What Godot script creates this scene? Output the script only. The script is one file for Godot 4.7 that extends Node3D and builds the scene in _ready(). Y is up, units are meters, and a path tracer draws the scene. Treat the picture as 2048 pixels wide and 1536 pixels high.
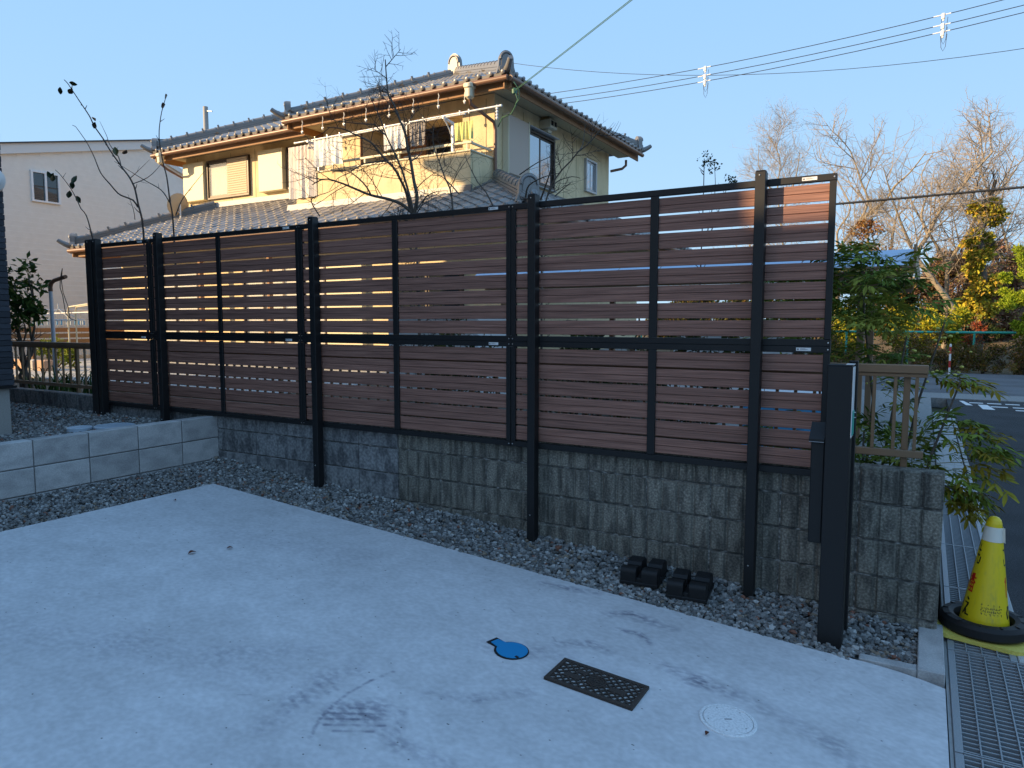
extends Node3D
# A slatted privacy fence on an old block wall beside a concrete driveway; a tiled house behind it. Metres, y up, x along the fence, -z towards the neighbour.

var rng := RandomNumberGenerator.new()
var used := {}
var M := {}

# ------------------------------------------------------------------ mesh builder
class Shape:
	var v := PackedVector3Array()
	var n := PackedVector3Array()
	var t := PackedVector2Array()
	var c := PackedColorArray()
	var tint := Color(1, 1, 1)

	func tri(a: Vector3, b: Vector3, d: Vector3, na: Vector3, nb: Vector3, nd: Vector3, ua := Vector2.ZERO, ub := Vector2.ZERO, ud := Vector2.ZERO):
		var f := (b - a).cross(d - a)
		if f.length_squared() < 1e-16:
			return
		v.push_back(a); n.push_back(na); t.push_back(ua)
		if f.dot(na + nb + nd) > 0.0:
			v.push_back(d); v.push_back(b); n.push_back(nd); n.push_back(nb); t.push_back(ud); t.push_back(ub)
		else:
			v.push_back(b); v.push_back(d); n.push_back(nb); n.push_back(nd); t.push_back(ub); t.push_back(ud)
		c.push_back(tint); c.push_back(tint); c.push_back(tint)

	func quad(a: Vector3, b: Vector3, d: Vector3, e: Vector3, want := Vector3.ZERO):
		var nn := (b - a).cross(d - a)
		if nn.length_squared() < 1e-16:
			nn = (d - a).cross(e - a)
		nn = nn.normalized()
		if want != Vector3.ZERO and nn.dot(want) < 0.0:
			nn = -nn
		tri(a, b, d, nn, nn, nn, Vector2(0, 0), Vector2(1, 0), Vector2(1, 1))
		tri(a, d, e, nn, nn, nn, Vector2(0, 0), Vector2(1, 1), Vector2(0, 1))

	func smooth_quad(a: Vector3, b: Vector3, d: Vector3, e: Vector3, na: Vector3, nb: Vector3, nd: Vector3, ne: Vector3, u0 := Vector2.ZERO, u1 := Vector2.ONE):
		tri(a, b, d, na, nb, nd, u0, Vector2(u1.x, u0.y), u1)
		tri(a, d, e, na, nd, ne, u0, u1, Vector2(u0.x, u1.y))

	func box(at: Vector3, size: Vector3, basis := Basis.IDENTITY, bev := 0.0):
		var h := size * 0.5
		bev = minf(bev, minf(h.x, minf(h.y, h.z)) * 0.9)
		for ax in 3:
			var u := (ax + 1) % 3
			var w := (ax + 2) % 3
			for s: float in [-1.0, 1.0]:
				var p: Array[Vector3] = []
				for k: Vector2 in [Vector2(-1, -1), Vector2(1, -1), Vector2(1, 1), Vector2(-1, 1)]:
					var q := Vector3.ZERO
					q[ax] = s * h[ax]
					q[u] = k.x * (h[u] - bev)
					q[w] = k.y * (h[w] - bev)
					p.push_back(at + basis * q)
				var nn := Vector3.ZERO
				nn[ax] = s
				quad(p[0], p[1], p[2], p[3], basis * nn)
		if bev <= 0.0:
			return
		for ax in 3:   # the twelve edges
			var u := (ax + 1) % 3
			var w := (ax + 2) % 3
			for su: float in [-1.0, 1.0]:
				for sw: float in [-1.0, 1.0]:
					var p: Array[Vector3] = []
					for k: Vector2 in [Vector2(-1, 0), Vector2(1, 0), Vector2(1, 1), Vector2(-1, 1)]:
						var q := Vector3.ZERO
						q[ax] = k.x * (h[ax] - bev)
						q[u] = su * (h[u] - (0.0 if k.y == 0 else bev))
						q[w] = sw * (h[w] - (bev if k.y == 0 else 0.0))
						p.push_back(at + basis * q)
					var nn := Vector3.ZERO
					nn[u] = su; nn[w] = sw
					quad(p[0], p[1], p[2], p[3], basis * nn)
		for sx: float in [-1.0, 1.0]:
			for sy: float in [-1.0, 1.0]:
				for sz: float in [-1.0, 1.0]:
					var s := Vector3(sx, sy, sz)
					var a := s * (h - Vector3(0, bev, bev)); var b := s * (h - Vector3(bev, 0, bev)); var d := s * (h - Vector3(bev, bev, 0))
					var nn := basis * s.normalized()
					tri(at + basis * a, at + basis * b, at + basis * d, nn, nn, nn)

	func span(lo: Vector3, hi: Vector3, bev := 0.0):
		box((lo + hi) * 0.5, (hi - lo).abs(), Basis.IDENTITY, bev)

	func bar(a: Vector3, b: Vector3, w: float, h: float, up := Vector3.UP, bev := 0.0):
		var d := (b - a).normalized()
		var side := up.cross(d).normalized() if absf(up.dot(d)) < 0.98 else Vector3.RIGHT.cross(d).normalized()
		box((a + b) * 0.5, Vector3(w, h, a.distance_to(b)), Basis(side, d.cross(side), d), bev)

	func tube(path: PackedVector3Array, r0: float, r1: float, seg := 6, cap := true):
		var m := path.size()
		if m < 2:
			return
		var last: Array[Vector3] = []
		var lastn: Array[Vector3] = []
		var side := Vector3.ZERO
		for i in m:
			var d := (path[mini(i + 1, m - 1)] - path[maxi(i - 1, 0)]).normalized()
			if side == Vector3.ZERO:
				side = d.cross(Vector3.UP if absf(d.y) < 0.9 else Vector3.RIGHT).normalized()
			side = (side - d * side.dot(d)).normalized()
			var up := d.cross(side)
			var r := lerpf(r0, r1, float(i) / (m - 1))
			var ring: Array[Vector3] = []
			var rn: Array[Vector3] = []
			for k in seg:
				var a := TAU * k / seg
				var o := side * cos(a) + up * sin(a)
				ring.push_back(path[i] + o * r); rn.push_back(o)
			if i > 0:
				for k in seg:
					var k2 := (k + 1) % seg
					smooth_quad(last[k], last[k2], ring[k2], ring[k], lastn[k], lastn[k2], rn[k2], rn[k])
			if cap and (i == 0 or i == m - 1):
				var nn := -d if i == 0 else d
				for k in range(1, seg - 1):
					tri(ring[0], ring[k], ring[k + 1], nn, nn, nn)
			last = ring; lastn = rn

	# profile: Vector2(radius, height) from bottom to top
	func lathe(at: Vector3, profile: PackedVector2Array, seg := 24, basis := Basis.IDENTITY, sharp := true):
		for i in profile.size() - 1:
			var p := profile[i]; var q := profile[i + 1]
			var nl := Vector2(q.y - p.y, p.x - q.x).normalized()
			for k in seg:
				var a := TAU * k / seg; var b := TAU * (k + 1) / seg
				var ca := Vector3(cos(a), 0, sin(a)); var cb := Vector3(cos(b), 0, sin(b))
				var na := basis * (ca * nl.x + Vector3.UP * nl.y); var nb := basis * (cb * nl.x + Vector3.UP * nl.y)
				smooth_quad(at + basis * (ca * p.x + Vector3.UP * p.y), at + basis * (cb * p.x + Vector3.UP * p.y), at + basis * (cb * q.x + Vector3.UP * q.y), at + basis * (ca * q.x + Vector3.UP * q.y), na, nb, nb, na, Vector2(float(k) / seg, p.y), Vector2(float(k + 1) / seg, q.y))

	func ball(at: Vector3, r: Vector3, seg := 8, rows := 6):
		for i in rows:
			for k in seg:
				var p: Array[Vector3] = []
				for q: Vector2i in [Vector2i(i, k), Vector2i(i, k + 1), Vector2i(i + 1, k + 1), Vector2i(i + 1, k)]:
					var th := PI * q.x / rows; var ph := TAU * q.y / seg
					p.push_back(Vector3(sin(th) * cos(ph), cos(th), sin(th) * sin(ph)))
				smooth_quad(at + p[0] * r, at + p[1] * r, at + p[2] * r, at + p[3] * r, (p[0] / r).normalized(), (p[1] / r).normalized(), (p[2] / r).normalized(), (p[3] / r).normalized())

	# a flat outline in the plane of two axes, pushed out by depth along their normal
	func plate(at: Vector3, ax: Vector3, ay: Vector3, pts: PackedVector2Array, depth: float):
		var nn := ax.cross(ay).normalized()
		var idx := Geometry2D.triangulate_polygon(pts)
		for i in range(0, idx.size(), 3):
			var p: Array[Vector3] = []
			for k in 3:
				var q := pts[idx[i + k]]
				p.push_back(at + ax * q.x + ay * q.y)
			tri(p[0], p[1], p[2], -nn, -nn, -nn)
			tri(p[0] + nn * depth, p[1] + nn * depth, p[2] + nn * depth, nn, nn, nn)
		var turn := 0.0
		for i in pts.size():
			turn += pts[i].cross(pts[(i + 1) % pts.size()])
		for i in pts.size():
			var a := pts[i]; var b := pts[(i + 1) % pts.size()]
			var pa := at + ax * a.x + ay * a.y; var pb := at + ax * b.x + ay * b.y
			var e := b - a
			var out := (ax * e.y - ay * e.x) * signf(turn)
			quad(pa, pb, pb + nn * depth, pa + nn * depth, out)

	func done(m: Material = null) -> ArrayMesh:
		var am := ArrayMesh.new()
		var a := []
		a.resize(Mesh.ARRAY_MAX)
		a[Mesh.ARRAY_VERTEX] = v; a[Mesh.ARRAY_NORMAL] = n; a[Mesh.ARRAY_TEX_UV] = t; a[Mesh.ARRAY_COLOR] = c
		am.add_surface_from_arrays(Mesh.PRIMITIVE_TRIANGLES, a)
		if m:
			am.surface_set_material(0, m)
		return am

# ------------------------------------------------------------------ naming
func numbered(called: String) -> String:
	used[called] = used.get(called, -1) + 1
	return called if used[called] == 0 else "%s_%03d" % [called, used[called]]

func tag(o: Node3D, label: String, category: String, group := "") -> Node3D:
	o.set_meta("label", label); o.set_meta("category", category)
	if group: o.set_meta("group", group)
	return o

func thing(called: String, at: Vector3, label: String, category: String, group := "", turn := 0.0) -> Node3D:
	var o := Node3D.new()
	o.name = numbered(called)
	add_child(o)
	o.position = at; o.rotation.y = turn
	return tag(o, label, category, group)

func put(called: String, mesh: Mesh, m: Material = null, parent: Node3D = null, at := Transform3D.IDENTITY) -> MeshInstance3D:
	var o := MeshInstance3D.new()
	o.mesh = mesh
	if m: o.material_override = m
	if parent:
		o.name = called
		parent.add_child(o, true)
	else:
		o.name = numbered(called)
		add_child(o)
	o.transform = at
	return o

func part(called: String, s: Shape, m: Material, parent: Node3D) -> MeshInstance3D:
	return put(called, s.done(), m, parent)

func setting(called: String, s: Shape, m: Material) -> MeshInstance3D:
	var o := put(called, s.done(), m)
	o.set_meta("kind", "structure")
	return o

func scatter(called: String, mesh: Mesh, m: Material, places: Array[Transform3D], colors: PackedColorArray, parent: Node3D = null) -> MultiMeshInstance3D:
	var mm := MultiMesh.new()
	mm.transform_format = MultiMesh.TRANSFORM_3D
	mm.use_colors = colors.size() > 0
	mm.mesh = mesh
	mm.instance_count = places.size()
	for i in places.size():
		mm.set_instance_transform(i, places[i])
		if colors.size(): mm.set_instance_color(i, colors[i])
	var o := MultiMeshInstance3D.new()
	o.multimesh = mm
	o.material_override = m
	o.set_meta("kind", "stuff")
	if parent:
		o.name = called
		parent.add_child(o, true)
	else:
		o.name = numbered(called)
		add_child(o)
	return o

# ------------------------------------------------------------------ materials
func ramp(cols: Array, offs: Array = []) -> Gradient:
	var g := Gradient.new()
	var o := PackedFloat32Array()
	var cc := PackedColorArray()
	for i in cols.size():
		o.push_back(offs[i] if offs.size() else float(i) / maxf(1, cols.size() - 1))
		cc.push_back(lin(cols[i]))
	g.offsets = o; g.colors = cc
	return g

func lin(c: Color) -> Color:   # real-world base colour to the sRGB value Godot expects
	return c.linear_to_srgb()

func noise(seed_: int, freq: float, oct := 4, kind := FastNoiseLite.TYPE_SIMPLEX_SMOOTH) -> FastNoiseLite:
	var f := FastNoiseLite.new()
	f.seed = seed_; f.frequency = freq; f.fractal_octaves = oct; f.noise_type = kind
	return f

func noise_tex(seed_: int, freq: float, oct: int, g: Gradient, size := 512, kind := FastNoiseLite.TYPE_SIMPLEX_SMOOTH) -> NoiseTexture2D:
	var t := NoiseTexture2D.new()
	t.width = size; t.height = size; t.seamless = true; t.normalize = true
	t.noise = noise(seed_, freq, oct, kind)
	if g: t.color_ramp = g
	return t

func plain(called: String, c: Color, rough := 0.6, metal := 0.0) -> StandardMaterial3D:
	var m := StandardMaterial3D.new()
	m.resource_name = called
	m.albedo_color = lin(c); m.roughness = rough; m.metallic = metal
	return m

# a surface whose colour wanders between the given base colours; scale: texture repeats per metre
func mottled(called: String, cols: Array, rough: float, seed_: int, freq: float, scale: Vector3, bump := 0.0, bump_freq := 0.08, offs: Array = []) -> StandardMaterial3D:
	var m := StandardMaterial3D.new()
	m.resource_name = called
	m.roughness = rough
	m.albedo_texture = noise_tex(seed_, freq, 5, ramp(cols, offs))
	m.uv1_triplanar = true; m.uv1_world_triplanar = true
	m.uv1_scale = scale
	if bump > 0.0:
		m.heightmap_enabled = true
		m.heightmap_texture = noise_tex(seed_ + 7, bump_freq, 4, null)
		m.heightmap_scale = bump
	return m

# a second, coarser pattern multiplied over the first
func stained(m: StandardMaterial3D, cols: Array, seed_: int, freq: float, scale: Vector3, offs: Array = []) -> StandardMaterial3D:
	m.detail_enabled = true
	m.detail_blend_mode = BaseMaterial3D.BLEND_MODE_MUL
	m.detail_uv_layer = BaseMaterial3D.DETAIL_UV_2
	m.detail_albedo = noise_tex(seed_, freq, 4, ramp(cols, offs))
	m.uv2_triplanar = true; m.uv2_world_triplanar = true
	m.uv2_scale = scale
	return m

func leafy(called: String, rough := 0.5, through := 0.5) -> StandardMaterial3D:
	var m := plain(called, Color(1, 1, 1), rough)
	m.vertex_color_use_as_albedo = true
	m.backlight_enabled = true
	m.backlight = Color(through, through, through)
	return m

func rnd(a: float, b: float) -> float:
	return rng.randf_range(a, b)

func any_dir() -> Vector3:
	var z := rnd(-1, 1); var a := rnd(0, TAU); var r := sqrt(1 - z * z)
	return Vector3(r * cos(a), z, r * sin(a))

func slope(x: float) -> float:   # the driveway falls towards the street
	return -0.068 * (clampf(x, -5.2, 0.6) + 0.38)

# ------------------------------------------------------------------ the scene
func _ready():
	rng.seed = 20417
	var cam := Camera3D.new()
	cam.name = "camera"
	cam.position = Vector3(0.438, 1.582, 4.174)
	cam.rotation_order = EULER_ORDER_YXZ
	cam.rotation_degrees = Vector3(-4.981, 30.182, 0.023)
	cam.fov = 56.88
	cam.near = 0.05; cam.far = 900.0
	add_child(cam)
	cam.current = true

	var sky := ProceduralSkyMaterial.new()
	sky.sky_top_color = Color(0.405, 0.548, 0.70)
	sky.sky_horizon_color = Color(0.545, 0.645, 0.715)
	sky.sky_curve = 0.2
	sky.ground_bottom_color = Color(0.30, 0.30, 0.31)
	sky.ground_horizon_color = Color(0.52, 0.56, 0.60)
	sky.sun_angle_max = 60.0
	sky.sun_curve = 0.35
	var env := Environment.new()
	env.background_mode = Environment.BG_SKY
	env.sky = Sky.new()
	env.sky.sky_material = sky
	env.background_energy_multiplier = 1.0
	env.tonemap_mode = Environment.TONE_MAPPER_LINEAR
	env.tonemap_exposure = 2.3
	env.sdfgi_enabled = true; env.ssao_enabled = true; env.ssil_enabled = true
	var we := WorldEnvironment.new()
	we.name = "world_environment"
	we.environment = env
	add_child(we)

	var sun := DirectionalLight3D.new()
	sun.name = "sun"
	sun.light_energy = 1.2
	sun.light_color = Color(1.0, 0.86, 0.66)
	sun.light_angular_distance = 0.5
	sun.shadow_enabled = true
	sun.look_at_from_position(Vector3.ZERO, Vector3(0.697, -0.3007, -0.650))
	add_child(sun)

	materials()
	ground()
	block_walls()
	own_house()
	neighbour_house()
	grey_building()
	privacy_fence()
	railing()
	gate_pillar()
	driveway_things()
	street_things()
	yard_things()
	cables()
	trees()
	gravel()

func materials():
	var g := Color(1, 1, 1)
	# old walls and new blocks
	for i in 3:
		var k := 0.84 + 0.08 * i
		var m := mottled("weathered block %d" % i, [Color(.15, .14, .118) * k, Color(.215, .20, .168) * k, Color(.27, .25, .21) * k, Color(.35, .33, .28) * k, Color(.52, .50, .45) * k], .95, 11 + i, .07, Vector3(1.6, 1.6, 1.6), .30, .16, [0.2, .45, .62, .80, .95])
		stained(m, [Color(.45, .45, .46), Color(.85, .85, .85), Color(1, 1, 1)], 31 + i, .02, Vector3(1.3, .30, 1.3), [.25, .5, .75])
		M["old_block_%d" % i] = m
		var p := mottled("smooth old block %d" % i, [Color(.16, .16, .162) * k, Color(.205, .205, .208) * k, Color(.255, .255, .258) * k, Color(.33, .33, .33) * k], .92, 61 + i, .05, Vector3(1.2, 1.2, 1.2), .2, .2, [.2, .42, .6, .9])
		stained(p, [Color(.5, .5, .52), Color(.9, .9, .9), Color(1, 1, 1)], 71 + i, .016, Vector3(.9, .5, .9), [.3, .5, .7])
		M["plain_block_%d" % i] = p
		var b := mottled("new block %d" % i, [Color(.43, .425, .42) * k, Color(.48, .475, .47) * k, Color(.54, .535, .53) * k], .9, 81 + i, .10, Vector3(1.4, 1.4, 1.4), .15, .25, [.2, .5, .8])
		stained(b, [Color(.78, .78, .79), Color(1, 1, 1)], 85 + i, .008, Vector3(1.1, 1.9, 1.1), [.25, .7])
		M["new_block_%d" % i] = b
	M.mortar = mottled("mortar", [Color(.07, .068, .064), Color(.14, .137, .13), Color(.40, .39, .37)], .95, 91, .03, Vector3(1, 2, 1), .2, .2, [.3, .55, .85])
	M.dark_mortar = mottled("grey mortar", [Color(.11, .11, .11), Color(.18, .18, .18)], .95, 93, .05, Vector3(2, 2, 2))
	M.concrete = mottled("pale concrete", [Color(.36, .36, .35), Color(.46, .46, .45)], .9, 95, .03, Vector3(1, 1, 1), .1, .3)
	M.old_concrete = mottled("old concrete", [Color(.17, .17, .165), Color(.30, .30, .29)], .95, 97, .03, Vector3(1, 1, 1), .2, .2)
	M.foundation = mottled("rendered foundation", [Color(.30, .29, .27), Color(.37, .36, .34)], .95, 99, .06, Vector3(2, 2, 2), .1, .3)
	# ground
	M.asphalt = mottled("asphalt", [Color(.020, .020, .022), Color(.034, .035, .038), Color(.052, .053, .057), Color(.11, .11, .11)], .95, 101, .12, Vector3(1.2, 1.2, 1.2), .5, .25, [.25, .5, .7, .92])
	stained(M.asphalt, [Color(.7, .7, .7), Color(1, 1, 1)], 103, .012, Vector3(.15, .15, .15), [.3, .6])
	M.worn_asphalt = mottled("worn grey asphalt", [Color(.10, .105, .115), Color(.15, .155, .165)], .9, 105, .06, Vector3(.7, .7, .7), .3, .25)
	stained(M.worn_asphalt, [Color(.72, .72, .72), Color(1, 1, 1)], 106, .012, Vector3(.08, .08, .08), [.35, .6])
	M.earth = mottled("bare earth", [Color(.05, .04, .03), Color(.10, .08, .06), Color(.15, .12, .09)], .98, 107, .05, Vector3(1, 1, 1), .8, .15)
	M.grit = mottled("dark grit", [Color(.06, .058, .055), Color(.13, .127, .122)], .95, 109, .12, Vector3(3, 3, 3), .6, .25)
	M.field = mottled("rough grass", [Color(.05, .055, .025), Color(.11, .10, .05)], .98, 111, .03, Vector3(.3, .3, .3))
	M.bank = mottled("leaf littered bank", [Color(.07, .055, .035), Color(.16, .11, .06), Color(.12, .11, .05)], .98, 113, .05, Vector3(.5, .5, .5), 2.0, .1)
	M.road_paint = mottled("worn road paint", [Color(.45, .45, .45), Color(.75, .75, .74)], .8, 115, .08, Vector3(2, 2, 2), 0, .1, [.25, .5])
	# fence
	M.black_metal = plain("black powder coated aluminium", Color(.0065, .0067, .0078), .5)
	M.black_metal.metallic_specular = .48
	M.slats = []
	for i in 4:
		var k: float = [1.0, .88, 1.1, .95][i]
		var m := mottled("brown wood grain slat %d" % i, [Color(.165, .078, .057) * k, Color(.235, .112, .083) * k, Color(.285, .138, .102) * k, Color(.35, .175, .13) * k], .6, 121 + i, .012, Vector3(.30, 15.0 + i, 15.0), .05, .02, [.15, .42, .6, .85])
		m.uv1_offset = Vector3(.37 * i, .21 * i, 0)
		M.slats.append(m)
	M.sticker = plain("white sticker", Color(.75, .76, .76), .4)
	M.sticker_ink = plain("grey print", Color(.2, .2, .21), .5)
	M.steel = plain("bright steel", Color(.6, .6, .6), .3, 1.0)
	M.galvanised = mottled("galvanised steel", [Color(.25, .27, .29), Color(.36, .38, .40)], .5, 131, .06, Vector3(4, 4, 4))
	M.galvanised.metallic = .35
	M.bronze = plain("bronze aluminium", Color(.22, .135, .075), .5, .1)
	M.dark_bronze = plain("dark bronze aluminium", Color(.05, .032, .02), .5, .2)
	M.rubber = plain("black rubber", Color(.012, .012, .013), .55)
	M.rubber.metallic_specular = .4
	M.blue_lid = plain("blue plastic", Color(.004, .23, .50), .5)
	M.black_gap = plain("black gap", Color(.006, .006, .007), .9)
	M.iron = mottled("rusty cast iron", [Color(.022, .018, .016), Color(.05, .038, .031), Color(.11, .055, .03)], .75, 135, .07, Vector3(5, 5, 5), .15, .2, [.3, .6, .95])
	M.dust = mottled("pale cement dust", [Color(.12, .12, .115), Color(.24, .238, .23), Color(.55, .55, .54)], .95, 136, .02, Vector3(4, 4, 4), 0, .1, [.35, .55, .72])
	M.white_plastic = mottled("scuffed white plastic", [Color(.58, .59, .60), Color(.72, .73, .74), Color(.78, .79, .80)], .55, 137, .05, Vector3(3, 3, 3), 0, .1, [.2, .5, .8])
	M.pale_blue = plain("pale blue plastic", Color(.42, .50, .58), .5)
	M.dead_leaf = plain("dead leaf", Color(.10, .028, .014), 1.0)
	# neighbour's house
	M.cream = mottled("cream render", [Color(.71, .575, .35), Color(.77, .635, .40)], .9, 141, .03, Vector3(.8, .8, .8), .06, .3)
	stained(M.cream, [Color(.9, .89, .87), Color(1, 1, 1)], 143, .01, Vector3(.5, .2, .5), [.3, .6])
	M.cream_trim = plain("cream metal", Color(.66, .60, .44), .5)
	M.soffit = plain("cream soffit", Color(.52, .43, .27), .9)
	M.eave_wood = mottled("orange brown eave board", [Color(.25, .125, .055), Color(.36, .19, .085)], .7, 145, .03, Vector3(.5, 5, .5))
	M.gutter = plain("brown gutter", Color(.20, .105, .065), .4)
	M.joint = plain("joint sealant", Color(.20, .17, .10), .9)
	M.tiles = []
	for i in 3:
		var k: float = [.85, 1.0, 1.2][i]
		var m := plain("silver grey clay tile %d" % i, Color(.30, .285, .27) * k, .42, .3)
		m.metallic_specular = .55
		M.tiles.append(m)
	M.ridge_tile = plain("silver grey ridge tile", Color(.22, .215, .21), .42, .3)
	M.mortar_white = plain("white roof plaster", Color(.7, .69, .66), .9)
	M.window_frame = plain("bronze window frame", Color(.05, .035, .025), .4, .3)
	M.silver_frame = plain("silver window frame", Color(.45, .46, .47), .4, .5)
	M.glass = plain("window glass", Color(.02, .025, .03), .03)
	M.glass.metallic_specular = .9
	M.sky_glass = plain("reflective window glass", Color(.42, .45, .48), .04, .9)
	M.clear_glass = plain("clear glass", Color(.8, .9, 1.0), .02)
	M.clear_glass.albedo_color.a = .12
	M.clear_glass.transparency = BaseMaterial3D.TRANSPARENCY_ALPHA
	M.curtain = mottled("pale curtain", [Color(.55, .50, .40), Color(.70, .65, .54)], .9, 147, .03, Vector3(9, .2, 9))
	M.shutter = plain("beige shutter", Color(.50, .40, .27), .6)
	M.shutter_box = plain("cream shutter box", Color(.66, .58, .38), .5)
	M.grey_box = plain("pinkish shutter box", Color(.46, .37, .30), .55)
	M.orange_wood = mottled("orange wood", [Color(.30, .13, .045), Color(.42, .20, .075)], .6, 149, .03, Vector3(4, .5, 4))
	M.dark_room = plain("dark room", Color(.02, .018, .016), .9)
	M.white_metal = plain("white metal", Color(.72, .73, .74), .4, .1)
	M.cloth_white = plain("white cloth", Color(.76, .75, .72), .95)
	M.cloth_stripe = mottled("striped cloth", [Color(.75, .72, .68), Color(.70, .66, .62), Color(.36, .22, .16)], .95, 151, .03, Vector3(5, .05, 5), 0, .1, [.3, .55, .8])
	M.cloth_yellow = mottled("yellow patterned cloth", [Color(.75, .72, .40), Color(.70, .62, .12), Color(.25, .35, .12)], .95, 153, .05, Vector3(5, 5, 5), 0, .1, [.35, .6, .85])
	M.cloth_dark = mottled("dark patterned cloth", [Color(.06, .05, .06), Color(.30, .27, .24), Color(.65, .62, .56)], .95, 155, .05, Vector3(6, 6, 6), 0, .1, [.3, .5, .75])
	M.vent = plain("cream vent hood", Color(.55, .50, .38), .5)
	# other buildings
	M.grey_siding = mottled("grey lap siding", [Color(.74, .70, .64), Color(.80, .76, .70)], .8, 161, .02, Vector3(.4, .4, .4))
	M.grey_trim = plain("pale grey trim", Color(.66, .65, .63), .6)
	M.navy_tile = []
	for i in 3:
		var k: float = [.8, 1.0, 1.25][i]
		M.navy_tile.append(mottled("slate blue siding tile %d" % i, [Color(.028, .031, .040) * k, Color(.060, .066, .080) * k], .8, 163 + i, .06, Vector3(5, 5, 5), .25, .2))
	M.far_wall = plain("plain house wall", Color(.5, .48, .44), .9)
	M.far_roof = plain("dark roof", Color(.06, .06, .065), .7)
	# street
	M.cone_yellow = plain("yellow plastic", Color(.78, .58, .012), .35)
	M.band_white = plain("white reflective tape", Color(.72, .70, .62), .4)
	M.plate_yellow = mottled("dusty yellow plastic", [Color(.56, .46, .06), Color(.66, .58, .16)], .6, 171, .04, Vector3(4, 4, 4))
	M.red = plain("red plastic", Color(.50, .03, .02), .4)
	M.green_pipe = plain("turquoise pipe", Color(.02, .36, .30), .4)
	M.cable = plain("black cable", Color(.02, .02, .02), .5)
	M.green_cable = plain("green cable", Color(.05, .14, .09), .5)
	M.insulator = plain("white insulator", Color(.78, .78, .78), .3)
	M.pole = mottled("concrete pole", [Color(.34, .33, .31), Color(.42, .41, .39)], .9, 173, .03, Vector3(1, 1, 1))
	M.pipe_blue = mottled("faded blue grey pipe", [Color(.36, .40, .46), Color(.48, .52, .56)], .6, 175, .03, Vector3(3, 1, 3))
	M.rust = mottled("rusty pipe", [Color(.08, .045, .03), Color(.16, .09, .055)], .9, 177, .06, Vector3(6, 6, 6))
	M.polycarb = plain("blue grey roof sheet", Color(.34, .46, .62), .15)
	M.polycarb.metallic_specular = .6
	M.car_paint = plain("white car paint", Color(.70, .71, .72), .25)
	M.car_paint.clearcoat_enabled = true
	M.tyre = plain("tyre", Color(.015, .015, .015), .8)
	M.blue_bin = plain("light blue plastic bin", Color(.06, .30, .55), .5)
	M.terracotta = mottled("terracotta block", [Color(.42, .24, .15), Color(.58, .42, .30)], .9, 179, .02, Vector3(2, 2, 2))
	# plants
	M.bark = mottled("grey brown bark", [Color(.075, .06, .048), Color(.16, .135, .11)], .95, 181, .05, Vector3(6, 2, 6), .3, .1)
	M.dark_bark = mottled("dark twig", [Color(.045, .032, .027), Color(.10, .075, .06)], .9, 183, .06, Vector3(8, 3, 8))
	M.pale_bark = mottled("pale bark", [Color(.20, .165, .12), Color(.36, .31, .235)], .95, 185, .05, Vector3(1, .6, 1), .8, .1)
	M.twig = plain("tan twig", Color(.34, .285, .225), .9)
	M.leaf = leafy("leaves", .65)
	M.leaf.metallic_specular = .2
	M.shiny_leaf = leafy("glossy leaves", .35, .25)
	var d := StandardMaterial3D.new()
	d.resource_name = "brushed driveway concrete"
	d.roughness = .85
	d.albedo_texture = slab_texture()
	d.heightmap_enabled = true
	d.heightmap_texture = noise_tex(190, .25, 3, null)
	d.heightmap_scale = .03
	M.driveway = d

func stroke(im: Image, pts: Array, r: float, k: float, soft: float, patchy: FastNoiseLite):
	# rubs a mark into the driveway picture along a line of (x, z) points
	var sx := 1024 / 5.25; var sz := 1024 / 4.2
	for i in pts.size() - 1:
		var a := Vector2((pts[i].x + 4.6) * sx, (pts[i].y - .4) * sz); var b := Vector2((pts[i + 1].x + 4.6) * sx, (pts[i + 1].y - .4) * sz)
		var lo := a.min(b) - Vector2(r * sx, r * sz) * 1.2; var hi := a.max(b) + Vector2(r * sx, r * sz) * 1.2
		for y in range(maxi(0, int(lo.y)), mini(1023, int(hi.y)) + 1):
			for x in range(maxi(0, int(lo.x)), mini(1023, int(hi.x)) + 1):
				var p := Vector2(x, y)
				var q := Geometry2D.get_closest_point_to_segment(p, a, b)
				var d := ((p - q) / Vector2(sx, sz)).length() / r
				if d < 1.0:
					var w := clampf((1.0 - d) / soft, 0, 1) * clampf(patchy.get_noise_2d(x * 1.0, y * 1.3) * 1.3 + .55, 0, 1)
					var c := im.get_pixel(x, y)
					im.set_pixel(x, y, c.lerp(Color(c.r * .60, c.g * .60, c.b * .66), w * k))

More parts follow.
